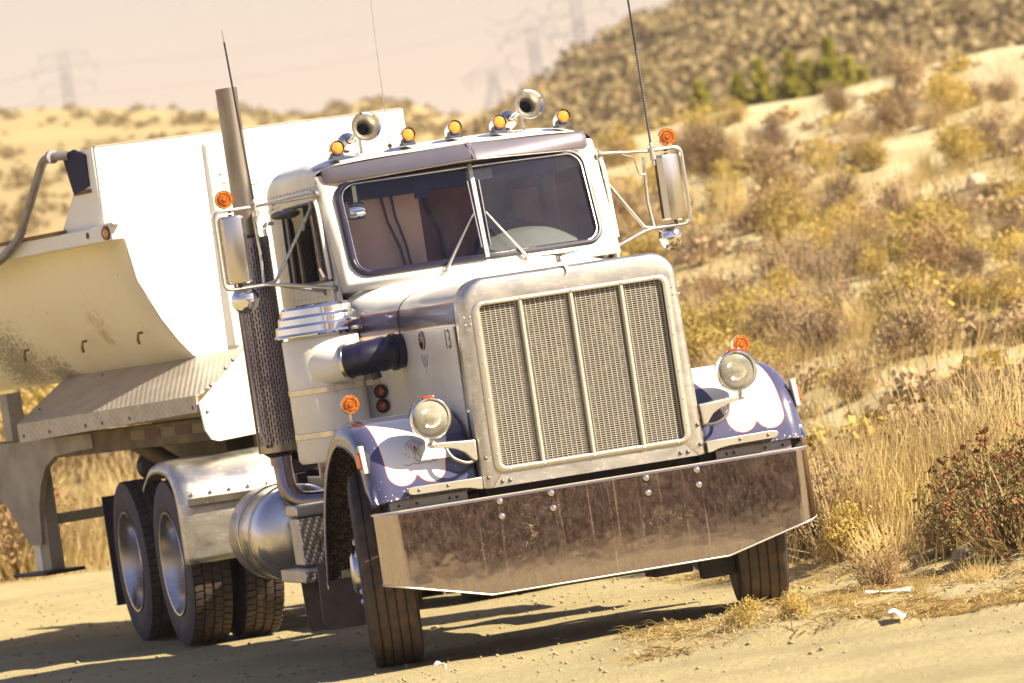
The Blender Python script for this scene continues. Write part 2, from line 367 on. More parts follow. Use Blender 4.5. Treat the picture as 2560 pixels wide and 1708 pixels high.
# ------------------------------------------------------------------ mesh helpers
class MB:
    def __init__(s): s.v = []; s.f = []; s.m = []; s.cur = 0
    def add(s, vs, fs):
        n = len(s.v); s.v += [tuple(p) for p in vs]
        for q in fs: s.f.append(tuple(i + n for i in q)); s.m.append(s.cur)
        return s
    def box(s, x0, x1, y0, y1, z0, z1):
        return s.add([(x0, y0, z0), (x1, y0, z0), (x1, y1, z0), (x0, y1, z0), (x0, y0, z1), (x1, y0, z1), (x1, y1, z1), (x0, y1, z1)],
                     [(0, 3, 2, 1), (4, 5, 6, 7), (0, 1, 5, 4), (1, 2, 6, 5), (2, 3, 7, 6), (3, 0, 4, 7)])
    def bar(s, p, q, wd, ht, up=(0, 0, 1)):
        p, q = Vector(p), Vector(q); d = (q - p).normalized(); u = Vector(up); sd_ = d.cross(u).normalized(); u = sd_.cross(d)
        a, b = sd_ * wd / 2, u * ht / 2
        vs = [p - a - b, p + a - b, p + a + b, p - a + b, q - a - b, q + a - b, q + a + b, q - a + b]
        return s.add(vs, [(0, 3, 2, 1), (4, 5, 6, 7), (0, 1, 5, 4), (1, 2, 6, 5), (2, 3, 7, 6), (3, 0, 4, 7)])
    def loft(s, loops, closed=True, cap0=False, cap1=False):
        n = len(loops[0]); vs = [p for l in loops for p in l]; fs = []
        for i in range(len(loops) - 1):
            for j in range(n if closed else n - 1):
                k = (j + 1) % n
                fs.append((i * n + j, i * n + k, (i + 1) * n + k, (i + 1) * n + j))
        if cap0: fs.append(tuple(range(n))[::-1])
        if cap1: fs.append(tuple((len(loops) - 1) * n + j for j in range(n)))
        return s.add(vs, fs)
    def tube(s, pts, r, n=8, cap=True):
        pts = [Vector(p) for p in pts]; rs = r if isinstance(r, (list, tuple)) else [r] * len(pts)
        loops = []; prev = None
        for i, p in enumerate(pts):
            if i == 0: d = pts[1] - p
            elif i == len(pts) - 1: d = p - pts[i - 1]
            else: d = (pts[i + 1] - p).normalized() + (p - pts[i - 1]).normalized()
            d.normalize()
            if prev is None:
                a = d.orthogonal().normalized()
            else:
                a = (prev - d * prev.dot(d))
                a = a.normalized() if a.length > 1e-6 else d.orthogonal().normalized()
            prev = a; b = d.cross(a)
            loops.append([p + (a * math.cos(2 * math.pi * k / n) + b * math.sin(2 * math.pi * k / n)) * rs[i] for k in range(n)])
        return s.loft(loops, True, cap, cap)
    def lathe(s, prof, c=(0, 0, 0), ax=(0, 0, 1), n=24, cap0=False, cap1=False):
        """prof: (radius, height along axis)"""
        c = Vector(c); d = Vector(ax).normalized(); a = d.orthogonal().normalized()
        if abs(d.z) > 0.9: a = Vector((1, 0, 0)); a = (a - d * a.dot(d)).normalized()
        b = d.cross(a)
        return s.loft([[c + d * h + (a * math.cos(2 * math.pi * k / n) + b * math.sin(2 * math.pi * k / n)) * r for k in range(n)] for r, h in prof], True, cap0, cap1)
    def dome(s, c, ax, r, h, n=14, m=5):
        return s.lathe([(r * math.cos(t), h * math.sin(t)) for t in [math.pi / 2 * i / m * 0.98 for i in range(m + 1)]], c, ax, n, False, True)
    def grid(s, fn, nu, nv):
        vs = [fn(i / nu, j / nv) for i in range(nu + 1) for j in range(nv + 1)]
        return s.add(vs, [(i * (nv + 1) + j, (i + 1) * (nv + 1) + j, (i + 1) * (nv + 1) + j + 1, i * (nv + 1) + j + 1) for i in range(nu) for j in range(nv)])
    def fill(s, loops, fn):
        """polygon with holes in 2D mapped to 3D by fn(u,v)"""
        l3 = [[Vector((p[0], p[1], 0)) for p in l] for l in loops]
        t = tessellate_polygon(l3); flat = [p for l in loops for p in l]
        return s.add([fn(p[0], p[1]) for p in flat], t)
    def prism(s, poly, fn0, fn1):
        n = len(poly)
        s.fill([poly], fn0); s.fill([poly], fn1)
        vs = [fn0(*p) for p in poly] + [fn1(*p) for p in poly]
        return s.add(vs, [(i, (i + 1) % n, n + (i + 1) % n, n + i) for i in range(n)])
    def mesh(s, name, mats, ang=35, recalc=True):
        me = bpy.data.meshes.new(name); me.from_pydata(s.v, [], s.f)
        for mm in (mats if isinstance(mats, (list, tuple)) else [mats]): me.materials.append(MT[mm])
        if any(s.m): me.polygons.foreach_set('material_index', s.m)
        if recalc:
            import bmesh
            bm = bmesh.new(); bm.from_mesh(me); bmesh.ops.remove_doubles(bm, verts=bm.verts, dist=1e-5)
            bmesh.ops.recalc_face_normals(bm, faces=bm.faces); bm.to_mesh(me); bm.free()
        if ang:
            me.polygons.foreach_set('use_smooth', [True] * len(me.polygons)); me.set_sharp_from_angle(angle=R(ang))
        me.update()
        return me
    def build(s, name, mats, parent=None, ang=35, recalc=True, bevel=0, solid=0, kind=None, label=None):
        o = bpy.data.objects.new(name, s.mesh(name, mats, ang, recalc)); COL.objects.link(o); o.parent = parent
        if solid:
            md = o.modifiers.new('thick', 'SOLIDIFY'); md.thickness = solid; md.offset = 0
        if bevel:
            md = o.modifiers.new('bevel', 'BEVEL'); md.width = bevel; md.segments = 2; md.limit_method = 'ANGLE'; md.angle_limit = R(40)
        if kind: o['kind'] = kind
        if label: o['label'] = label
        return o
def copy(o, parent=None, loc=None, rot=None, label=None):
    c = o.copy(); COL.objects.link(c); c.parent = parent if parent is not None else o.parent
    if loc is not None: c.location = loc
    if rot is not None: c.rotation_euler = rot
    if label: c['label'] = label
    for ch in list(o.children):
        copy(ch, c)
    return c
def empty(name, loc=(0, 0, 0), rz=0, label=None, cat=None, group=None):
    o = bpy.data.objects.new(name, None); COL.objects.link(o); o.location = loc; o.rotation_euler = (0, 0, rz); o.empty_display_size = 0.3
    tag(o, label, cat, group); return o
def tag(o, label=None, cat=None, group=None, kind=None):
    if label: o['label'] = label
    if cat: o['category'] = cat
    if group: o['group'] = group
    if kind: o['kind'] = kind
    return o
def rrect(x0, x1, y0, y1, r, k=6):
    if not isinstance(r, (tuple, list)): r = [r] * 4          # bl, br, tr, tl
    P = []
    for (cx, cy, a0, q) in ((x0 + r[0], y0 + r[0], 180, r[0]), (x1 - r[1], y0 + r[1], 270, r[1]), (x1 - r[2], y1 - r[2], 0, r[2]), (x0 + r[3], y1 - r[3], 90, r[3])):
        for i in range(k + 1):
            t = R(a0 + 90 * i / k); P.append((cx + q * math.cos(t), cy + q * math.sin(t)))
    return P
def arc(pts, r, k=5):
    """round the inner corners of a polyline"""
    pts = [Vector(p) for p in pts]; out = [pts[0]]
    for i in range(1, len(pts) - 1):
        a, b, c = pts[i - 1], pts[i], pts[i + 1]
        d1 = (a - b); d2 = (c - b); q = min(r, d1.length * .45, d2.length * .45); p0 = b + d1.normalized() * q; p1 = b + d2.normalized() * q
        for j in range(k + 1):
            t = j / k; out.append((1 - t) ** 2 * p0 + 2 * t * (1 - t) * b + t * t * p1)
    return out + [pts[-1]]
def crom(P, n):
    """Catmull-Rom through 2-D points, n samples, even in arc length"""
    P = [Vector((*p, 0)) if len(p) == 2 else Vector(p) for p in P]; Q = [P[0] * 2 - P[1]] + P + [P[-1] * 2 - P[-2]]; S = []
    for i in range(1, len(Q) - 2):
        for j in range(20):
            t = j / 20; a, b, c, d = Q[i - 1:i + 3]
            S.append(0.5 * ((2 * b) + (c - a) * t + (2 * a - 5 * b + 4 * c - d) * t * t + (3 * b - a - 3 * c + d) * t ** 3))
    S.append(P[-1]); L = [0]
    for i in range(1, len(S)): L.append(L[-1] + (S[i] - S[i - 1]).length)
    out = []; k = 0
    for i in range(n):
        g = L[-1] * i / (n - 1)
        while k < len(L) - 2 and L[k + 1] < g: k += 1
        t = (g - L[k]) / max(L[k + 1] - L[k], 1e-9); out.append(S[k].lerp(S[k + 1], min(max(t, 0), 1)))
    return out, L[-1]
def mirror_pair(fn):
    for s in (-1, 1): fn(s)
# ------------------------------------------------------------------ terrain
R0 = (math.cos(YAW), -math.sin(YAW)); F0 = (math.sin(YAW), math.cos(YAW))
def to_ad(x, y):
    dx, dy = x - CAM.x, y - CAM.y
    return dx * R0[0] + dy * R0[1], dx * F0[0] + dy * F0[1]
def to_xy(a, d): return CAM.x + a * R0[0] + d * F0[0], CAM.y + a * R0[1] + d * F0[1]
def sst(x, a, b):
    t = np.clip((x - a) / (b - a), 0, 1); return t * t * (3 - 2 * t)
_rng = np.random.RandomState(5)
_T = _rng.rand(256, 256)
def vnoise(x, y):
    xi = np.floor(x).astype(int); yi = np.floor(y).astype(int); fx = x - xi; fy = y - yi
    fx = fx * fx * (3 - 2 * fx); fy = fy * fy * (3 - 2 * fy); g = lambda i, j: _T[i % 256, j % 256]
    return (g(xi, yi) * (1 - fx) + g(xi + 1, yi) * fx) * (1 - fy) + (g(xi, yi + 1) * (1 - fx) + g(xi + 1, yi + 1) * fx) * fy - 0.5
def fbm(x, y, o=4):
    s = 0; a = 1
    for i in range(o):
        s = s + a * vnoise(x + 17.3 * i, y + 9.1 * i); x = x * 2.03; y = y * 2.03; a *= 0.5
    return s
def road_edge(a): return 25.1 - 0.06 * (a - 1.5)
def terrain(x, y):
    x = np.asarray(x, float); y = np.asarray(y, float); a, d = to_ad(x, y)
    # the bank on the right: climbs from the verge to a sandy crest
    a0 = np.clip(1.9 - 4.5 * (d - 28) / 20, -3.0, 1.9); S = sst(a, a0, a0 + 4.5)
    crest = 3.75 + 0.125 * np.clip(a, -8, 40)
    up = np.clip((d - 28) / 62, 0, 1); near = crest * S * (up ** 1.15) * (1 - 0.45 * sst(d, 92, 150))
    near = near * (1 + 0.10 * fbm(x * .12, y * .12))
    # low rise behind on the left, then the left hill, right hill and far ridge
    def e_left(t): return np.interp(t, [-.3, -.0911, -.0595, -.033, -.0218, -.012, -.004, .02, .06, .2], [.044, .0472, .0424, .0382, .0392, .037, .0325, .026, .02, .018])
    def e_right(t): return np.interp(t, [-.05, -.01, .0046, .0187, .0322, .0392, .07, .11, .2, .4], [.005, .024, .0335, .0425, .0475, .049, .059, .068, .073, .07])
    def ridge(e, d0, dc, p):
        sh = np.where(d < dc, np.clip((d - d0) / (dc - d0), 0, 1) ** p, 1 - 0.8 * sst(d, dc, dc * 1.9)); return (1.9 + dc * e(a / dc)) * sh
    z = np.maximum(near, ridge(e_left, 46, 270, 1.0))
    z = np.maximum(z, ridge(e_right, 120, 350, 0.9))
    far = (1.9 + 0.036 * 1500) * np.clip((d - 700) / 800, 0, 1) * (1 - 0.5 * sst(d, 1600, 2600))
    z = np.maximum(z, far)
    z = z + sst(d, 100, 260) * fbm(x * .02, y * .02) * 1.6 * (1 - sst(d, 1000, 1400))
    # hills across the road behind the camera
    z = z + 9.0 * sst(-d, 35, 160)
    tq = (a - .34) * .52 + (27.6 - d) * .855; z = np.maximum(z, 9.0 * sst(tq, 17, 60) * sst(a, 3.0, 9.0))
    # roughness: wheel ruts near the truck, clods on the verge
    verge = sst(d, road_edge(a) + .0, road_edge(a) + .35) * sst(a, -0.4, 1.8) * (1 - sst(d, 36, 60))
    z = z + verge * (0.05 + 0.16 * np.maximum(fbm(x * 1.7, y * 1.7, 4), -0.15) + 0.05 * fbm(x * 7, y * 7, 3))
    z = z + (1 - sst(d, 60, 120)) * sst(d, 10, 20) * (0.022 * fbm(x * 3, y * 3, 4) + 0.02 * fbm(x * .6, y * .6, 2) + 0.010 * np.abs(fbm(x * 9, y * 9, 2)))
    z = z + sst(a, 2.0, 4.0) * sst(d, 27, 33) * (1 - sst(d, 90, 130)) * 0.13 * fbm(x * .45, y * .45, 3)
    # keep the stand under truck and trailer level
    xt, yt = x, y
    pad = sst(-np.abs(xt), -2.1, -1.45) * sst(yt, -.6, .1) * (1 - sst(yt, 10, 13))
    trk = np.exp(-((np.abs(x) - 1.06) / .12) ** 2) + np.exp(-((np.abs(x) - .74) / .10) ** 2)
    z = z - trk * sst(y, 7.4, 8.0) * (1 - sst(y, 17, 19)) * (.022 + .008 * np.sin(y * 45))
    for dc in (22.9, 23.5, 24.35): z = z - np.exp(-((d - dc - .05 * np.sin(a * .8)) / .11) ** 2) * (.018 + .006 * np.sin(a * 16)) + np.exp(-((d - dc - .22 - .05 * np.sin(a * .8)) / .07) ** 2) * .012
    return z * (1 - pad) + pad * (0.018 * np.maximum(fbm(x * 2.2, y * 2.2, 4), -.2) + 0.010 * np.abs(fbm(x * 8, y * 8, 3)) - .008) - 0.001
def build_ground():
    ds = list(np.arange(-200, -20, 8.0)) + list(np.arange(-20, 20, 1.0)) + list(np.arange(20, 40, 0.05)) + list(np.arange(40, 60, 0.2)) + list(np.arange(60, 130, 0.6)) + list(np.arange(130, 420, 2.0)) + list(np.geomspace(420, 3500, 50))
    ss = np.concatenate([np.linspace(-60, -2.2, 26), np.linspace(-2.0, 2.0, 190), np.linspace(2.2, 60, 26)])
    ds = np.array(ds); D = ds[:, None] + 0 * ss[None]; A = ss[None] * (2.2 + np.maximum(D, 0) * 0.062 + np.maximum(-D, 0) * .06); A = np.clip(A, -350 - .35 * np.abs(D) + .01 * ss[None], 350 + .35 * np.abs(D) + .01 * ss[None])
    X, Y = to_xy(A, D); Z = terrain(X, Y)
    n, m = D.shape; co = np.stack([X, Y, Z], -1).reshape(-1, 3)
    idx = np.arange(n * m).reshape(n, m); q = np.stack([idx[:-1, :-1], idx[:-1, 1:], idx[1:, 1:], idx[1:, :-1]], -1).reshape(-1, 4)
    me = bpy.data.meshes.new('ground'); me.vertices.add(len(co)); me.vertices.foreach_set('co', co.ravel())
    me.loops.add(q.size); me.loops.foreach_set('vertex_index', q.ravel()); me.polygons.add(len(q))
    me.polygons.foreach_set('loop_start', np.arange(0, q.size, 4)); me.polygons.foreach_set('loop_total', np.full(len(q), 4))
    me.polygons.foreach_set('use_smooth', np.ones(len(q), bool))
    # what the ground is made of: 0 packed dirt of road and pull-out, 1 littered soil of verge, slope and hills
    a, d = A.ravel(), D.ravel(); x, y = X.ravel(), Y.ravel()
    edge = road_edge(a) + 0.45 * fbm(x * 1.2, y * 1.2, 4)
    lit = sst(d, edge - .1, edge + .5) * sst(a + 0.5 * fbm(x, y, 3), 0.2, 1.9 - .0 * a)
    lit = np.maximum(lit, sst(d + 2 * fbm(x * .3, y * .3, 3), 43.5, 47)); lit = np.maximum(lit, sst(-d, 4, 8))
    at = me.attributes.new('litter', 'FLOAT', 'POINT'); at.data.foreach_set('value', lit.astype(np.float32))
    sand = np.exp(-((d - 84) / 12.0) ** 2) * sst(a, -1, 2); sand = np.maximum(sand, sst(fbm(x * .4 + y * .1, y * .5, 4), .0, .22) * sst(d, 31, 36) * (1 - sst(d, 95, 110)) * sst(a, 0, 2))
    at = me.attributes.new('sand', 'FLOAT', 'POINT'); at.data.foreach_set('value', sand.astype(np.float32))
    hill = np.maximum(sst(d, 46, 62) * sst(-a, -4, 2), sst(d, 100, 125))
    at = me.attributes.new('hill', 'FLOAT', 'POINT'); at.data.foreach_set('value', hill.astype(np.float32))
    me.update(); me.validate()
    o = bpy.data.objects.new('ground', me); COL.objects.link(o); tag(o, kind='structure', label='dry tan dirt ground with packed road, littered verge and brushy hills')
    m = bpy.data.materials.new('ground_soil'); N, L = nodes(m); b = N['Principled BSDF']; b.inputs['Roughness'].default_value = 0.95; b.inputs['Specular IOR Level'].default_value = 0.1
    tc = N.new('ShaderNodeTexCoord')
    def noise(s, det=6, ro=.6, st=(1, 1, 1)):
        mp = N.new('ShaderNodeMapping'); mp.inputs['Scale'].default_value = st; mp.inputs['Rotation'].default_value = (0, 0, -YAW); L.new(tc.outputs['Object'], mp.inputs[0])
        k = N.new('ShaderNodeTexNoise'); k.inputs['Scale'].default_value = s; k.inputs['Detail'].default_value = det; k.inputs['Roughness'].default_value = ro; L.new(mp.outputs[0], k.inputs[0]); return k.outputs[0]
    def ramp(x, a, c, c1, c2):
        r = N.new('ShaderNodeMapRange'); r.inputs[1].default_value = a; r.inputs[2].default_value = c; L.new(x, r.inputs[0])
        k = N.new('ShaderNodeMix'); k.data_type = 'RGBA'; k.inputs[6].default_value = (*c1, 1); k.inputs[7].default_value = (*c2, 1); L.new(r.outputs[0], k.inputs[0]); return k.outputs[2]
    def mix(f, x, y):
        k = N.new('ShaderNodeMix'); k.data_type = 'RGBA'; L.new(f, k.inputs[0])
        L.new(x, k.inputs[6])
        if isinstance(y, tuple): k.inputs[7].default_value = (*y, 1)
        else: L.new(y, k.inputs[7])
        return k.outputs[2]
    def attr(n):
        k = N.new('ShaderNodeAttribute'); k.attribute_name = n; return k.outputs['Fac']
    dirt = ramp(noise(0.5, 7, .6, (0.35, 1.6, 1)), 0.3, 0.7, (0.305, 0.252, 0.138), (0.42, 0.355, 0.20))
    soil = ramp(noise(1.3, 8, .7), 0.35, 0.65, (0.32, 0.25, 0.13), (0.45, 0.37, 0.205))
    pale = ramp(noise(0.33, 5, .6), 0.3, 0.7, (0.46, 0.385, 0.22), (0.55, 0.47, 0.29))
    # small stones, dark crumbs
    sp = N.new('ShaderNodeMapRange'); sp.inputs[1].default_value = 0.66; sp.inputs[2].default_value = 0.74; sp.inputs[4].default_value = 0.6; L.new(noise(30, 3, .6), sp.inputs[0])
    dirt = mix(sp.outputs[0], dirt, (0.17, 0.125, 0.065))
    hillc = ramp(noise(0.09, 8, .7), 0.3, 0.7, (0.25, 0.195, 0.098), (0.36, 0.285, 0.145)); col = mix(attr('litter'), dirt, soil); col = mix(attr('hill'), col, hillc); col = mix(attr('sand'), col, pale)
    L.new(col, b.inputs['Base Color'])
    bu = N.new('ShaderNodeBump'); bu.inputs['Strength'].default_value = 0.9; bu.inputs['Distance'].default_value = 0.03; L.new(noise(17, 9, .75), bu.inputs['Height']); L.new(bu.outputs[0], b.inputs['Normal'])
    me.materials.append(m)
build_ground()
# ------------------------------------------------------------------ the tractor: front at -Y, origin on the ground under the bumper
T = empty('semi_truck', label='white and navy conventional semi truck with wide chrome bumper, parked on dirt', cat='truck')
def Wy(x, z): return 1.539 + .193 * (z - 2.137) + (.208 + .214 * (z - 2.13)) * abs(x)
def W(x, z, off=0.0): return (x, Wy(x, z) - off, z)

# ---- chassis
b = MB()
for s in (-1, 1):
    b.box(s * .43 - .04, s * .43 + .04, .22, 7.6, .68, .95)
for y in (.35, 2.0, 3.9, 5.0, 6.15, 7.3): b.box(-.39, .39, y, y + .12, .72, .92)
b.build('frame_rail', 'frame_black', T, bevel=.006)
b = MB(); b.bar((-.95, .72, .5), (.95, .72, .5), .12, .13)
for s in (-1, 1): b.bar((s * .43, .3, .62), (s * .43, 1.3, .62), .1, .07); b.box(s * .43 - .05, s * .43 + .05, .64, .8, .5, .66)
b.build('front_axle', 'frame_black', T, bevel=.01)
b = MB()
for y in (5.483, 6.8): b.tube([(-.95, y, .525), (-.2, y, .525), (0, y, .55), (.2, y, .525), (.95, y, .525)], [.07, .08, .2, .08, .07], 14)
b.build('drive_axle', 'frame_black', T)
b = MB(); b.box(-.42, .42, 5.55, 6.7, .97, 1.05); b.lathe([(.45, 0), (.45, .05)], (0, 6.1, 1.06), (0, 0, 1), 28, True, True); b.build('fifth_wheel', 'frame_black', T)
b = MB(); b.box(-.36, .36, .4, 2.6, .62, 1.45); b.box(-.3, .3, .45, 1.4, .4, .62); b.build('engine', 'frame_black', T, bevel=.03)
b = MB(); b.box(-.58, .58, .16, .22, .72, .93); b.box(-1.12, -.62, .14, .2, .74, .87); b.box(.62, 1.22, .14, .2, .72, .90); b.build('bumper_mount', 'frame_black', T, bevel=.008)
# tow pin loop, hoses hanging under the bumper
b = MB(); b.box(-.35, .3, .25, .7, .30, .34); b.box(.33, .55, .3, .5, .26, .33); b.build('skid_plate', 'frame_black', T, bevel=.01)
b = MB(); b.box(.62, .84, .42, .46, .20, .42); b.build('engine_splash_flap', 'rubber', T, bevel=.02)
b = MB(); b.tube([(-.46, .3, .5), (-.45, .28, .36), (-.44, .27, .29)], .014, 8); b.build('drain_hose', 'rubber', T)

# ---- bumper
def bx_prof(t):     # t -1..1 along the bumper -> x, y
    L0 = 1.10; s = 1 if t >= 0 else -1; q = abs(t) * (L0 + .20)
    if q <= L0: return s * q, 0.0
    a = (q - L0) / .20 * R(75); r = .125
    return s * (L0 + r * math.sin(a)), r * (1 - math.cos(a)) * 1.15
def zlow(x):
    a = abs(x)
    if a < .665: return .328
    return .328 + (a - .665) / (1.21 - .665) * (.46 - .328)
ts = sorted(set([i / 60 for i in range(-60, 61)] + [.665 / 1.30, -.665 / 1.30]))
b = MB(); loops = []
for t in ts:
    x, y = bx_prof(t); zl = zlow(x); row = [(x, y + .035, zl + .014), (x, y + .004, zl), (x, y, zl + .006)]
    row += [(x, y, zl + .012)] + [(x, y, zl + .012 + (.828 - zl - .012) * k / 8) for k in range(1, 9)] + [(x, y, .835)]
    row += [(x, y + .004, .842), (x, y + .05, .842), (x, y + .05, .832)]
    loops.append(row)
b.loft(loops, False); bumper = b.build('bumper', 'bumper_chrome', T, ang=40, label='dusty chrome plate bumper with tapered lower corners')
for nm, zz in (('bumper_top_lit_edge', None), ('bumper_bottom_lit_edge', 1)):  # added bright tubes stand in for the lit edge lines of the plate
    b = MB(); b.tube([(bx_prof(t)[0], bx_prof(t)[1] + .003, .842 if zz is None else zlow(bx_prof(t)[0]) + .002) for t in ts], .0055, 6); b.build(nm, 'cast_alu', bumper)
bolt = MB(); bolt.lathe([(.0165, 0), (.0165, .004), (.011, .006)], (0, -.001, 0), (0, -1, 0), 14); bolt.dome((0, -.006, 0), (0, -1, 0), .011, .006, 12, 4)
bo = None
for x in (-.553, -.267, .267, .553):
    for z in (.813, .733):
        if bo is None: bo = bolt.build('bolt', 'chrome', bumper); bo.location = (x, 0, z)
        else: copy(bo, bumper, (x, 0, z))

# ---- radiator shell
def warp(x, z, y):
    tp = 1 - .045 * max(0, (z - .89) / 1.14) - .0
    zz = z - (.20 * x * x * max(0, (z - 1.5) / .5) ** 2 * .55 if z > 1.5 else 0)
    return (x * tp, y, zz)
def shell_loop(inset, y):
    P = rrect(-.63 + inset, .63 - inset, .888 + (inset if inset > .05 else inset * .0), 2.031 - inset, [.012, .012, .13 - inset * .6, .13 - inset * .6], 8)
    return [warp(x, z, y) for x, z in P]
def open_loop(x0, z0, z1, r, y): return [(x, y, z) for x, z in rrect(-x0, x0, z0, z1, r, 8)]
b = MB()
b.loft([open_loop(.514, .988, 1.852, .03, .06), open_loop(.514, .988, 1.852, .03, 0.004), shell_loop(.045, 0.0), shell_loop(.022, .006), shell_loop(.007, .02), shell_loop(0, .045), shell_loop(0, .10)])
shell = b.build('radiator_shell', 'alu', T, ang=50)
b = MB(); b.loft([[(x, y, z) for x, y, z in shell_loop(.004, .10)], shell_loop(.004, .165), shell_loop(.03, .165)]); b.build('shell_band', 'dull_chrome', shell, ang=50)
b = MB(); b.loft([open_loop(.514, .988, 1.852, .03, .03), open_loop(.514, .988, 1.852, .03, -.010), open_loop(.521, .981, 1.859, .034, -.014), open_loop(.543, .970, 1.867, .05, -.012), open_loop(.552, .962, 1.875, .055, -.001)])
b.build('grille_surround', 'cast_alu', shell, ang=60)
b = MB()
for i in range(76):
    z = .990 + i * .01145
    b.box(-.514, .514, .012, .017, z, z + .0038)
for i in range(37):
    x = -.505 + i * .02806
    b.box(x - .0018, x + .0018, .010, .0155, .988, 1.852)
b.build('grille_mesh', 'mesh_paint', shell, ang=0, recalc=False, kind='stuff')
for x in (-.283, 0, .283):
    b = MB(); b.prism([(-.012, 0), (.012, 0), (.011, .016), (.004, .021), (-.004, .021), (-.011, .016)], lambda u, v, x=x: (x + u, .012 - v, .990), lambda u, v, x=x: (x + u, .012 - v, 1.850)); b.build('grille_bar', 'mesh_paint', shell)
b = MB(); b.box(-.55, .55, .26, .28, .95, 1.90); b.box(-.56, -.55, .05, .28, .95, 1.9); b.box(.55, .56, .05, .28, .95, 1.9); b.build('radiator_core', 'radiator_core', shell, ang=0)
riv = MB()
def rivet(mb, p, n, r=.006, h=.004): mb.dome(p, n, r, h, 8, 3)
for z in (1.70, 1.55, 1.35, 1.2, 1.06):
    for s in (-1, 1): rivet(riv, (s * .534, -.013, z), (0, -1, 0), .0055)
for x in (-.47, -.28, 0, .28, .47):
    rivet(riv, (x, -.013, 1.864), (0, -1, 0), .0055); rivet(riv, (x, -.013, .973), (0, -1, 0), .0055)
for s in (-1, 1):
    for (x, z) in ((.567, 1.80), (.60, 1.80), (.567, 1.76), (.598, 1.76)): rivet(riv, (s * x, 0.0, z), (0, -1, 0))
riv.build('shell_rivets', 'alu', shell, kind='stuff')
for (x, z) in ((-.595, 1.05), (-.595, .945), (-.52, .915), (-.478, .915), (.595, 1.05), (.595, .945), (.52, .915), (.478, .915)):
    b = MB(); b.dome((x, 0, z), (0, -1, 0), .011, .010, 10, 3); b.build('shell_bolt', 'bolt_dark', shell)
# hood ornament: a swept-wing fin
b = MB()
b.loft([[(-.018, .03, 2.034), (.018, .03, 2.034), (.012, .10, 2.02), (-.012, .10, 2.02)], [(-.016, .02, 2.055), (.016, .02, 2.055), (.012, .10, 2.055), (-.012, .10, 2.055)], [(-.004, .0, 2.068), (.004, .0, 2.068), (.004, .12, 2.064), (-.004, .12, 2.064)]], True, True, True)
b.add([(0, -.012, 1.955), (-.017, .015, 2.05), (.017, .015, 2.05), (0, .03, 1.99)], [(0, 1, 2), (0, 3, 1), (0, 2, 3)])
for s in (-1, 1): b.add([(s * .01, .0, 2.066), (s * .12, .10, 2.072), (s * .118, .13, 2.074), (s * .012, .10, 2.062), (s * .01, .02, 2.054)], [(0, 1, 2, 3), (0, 4, 1), (4, 3, 2, 1)])
ho = b.build('hood_ornament', 'alu', T)
ho.scale = (1.35, 1.2, 1.0)

# ---- hood and cowl
def section(y, hw, zt, zb, zs, e=2 / 4.0):
    """half-open loop across the truck: side bottom, up, over the crown, down"""
    P = [(-hw, y, zb), (-hw, y, zb + (zs - zb) * .5), (-hw, y, zs)]
    for i in range(1, 24):
        t = math.pi * (1 - i / 24); c, s_ = math.cos(t), math.sin(t)
        P.append((hw * (abs(c) ** e) * (1 if c > 0 else -1), y, zs + (zt - zs) * (s_ ** e)))
    return P + [(hw, y, zs), (hw, y, zb + (zs - zb) * .5), (hw, y, zb)]
b = MB()
b.loft([section(.13, .592, 1.99, 1.0, 1.76), section(.6, .598, 1.995, 1.0, 1.76), section(1.2, .604, 2.0, 1.0, 1.76), section(1.36, .606, 2.003, 1.0, 1.76)], False)
hood = b.build('hood', 'hood_paint', T, ang=50)
b = MB(); b.loft([section(.16, .6, 1.998, 1.0, 1.77), section(.2, .6, 1.998, 1.0, 1.77)], False); b.build('hood_gap_strip', 'gasket', hood)  # dark strip filling the gap behind the shell
b = MB()
b.loft([section(1.375, .608, 2.004, 1.2, 1.76), section(1.46, .625, 2.02, 1.2, 1.76), section(1.54, .68, 2.045, 1.2, 1.78), section(1.62, .765, 2.06, 1.2, 1.80), section(1.70, .808, 2.068, 1.2, 1.82), section(1.78, .818, 2.07, 1.2, 1.84)], False)
cowl = b.build('cowl', 'hood_paint', T, ang=50)
for s in (-1, 1):
    b = MB(); b.box(s * .607 - .006, s * .607 + .006, .21, 1.46, .94, 1.764); p = b.build('hood_side_panel', 'white_paint', T, bevel=.004)
    b = MB()
    for k in range(22): b.box(s * .613 - .0015, s * .613 + .0015, .24 + k * .055, .252 + k * .055, 1.776, 1.792)
    b.build('louver_row', 'bolt_dark', p, ang=0, kind='stuff')
    b = MB()
    for k in range(12): rivet(b, (s * .613, .235, .98 + k * .065), (s, 0, 0), .006)
    for k in range(12): rivet(b, (s * .613, 1.44, .98 + k * .065), (s, 0, 0), .006)
    b.build('panel_rivets', 'alu', p, kind='stuff')
    b = MB(); b.bar((s * .60, .185, .92), (s * .60, .185, 1.9), .02, .03); b.build('hood_gap_bar', 'gasket', p)  # dark bar in the gap between shell and side panel
    # splash panel with two amber lamps behind the hood side
    b = MB(); b.box(s * .64 - .012, s * .64 + .012, 1.5, 1.86, .95, 1.60); q = b.build('cowl_side_panel', 'white_paint', T, bevel=.006)
    for z in (1.457, 1.377):
        c = MB(); c.lathe([(.040, 0), (.040, .012), (.030, .02), (.028, .016)], (s * .712, 1.553, z), (s * .6, -.8, 0), 20); l = c.build('side_lamp', 'dark_plastic', T)
        c = MB(); c.dome((s * .719, 1.543, z), (s * .6, -.8, 0), .027, .012, 16, 4); c.build('lens', 'amber_dark', l)
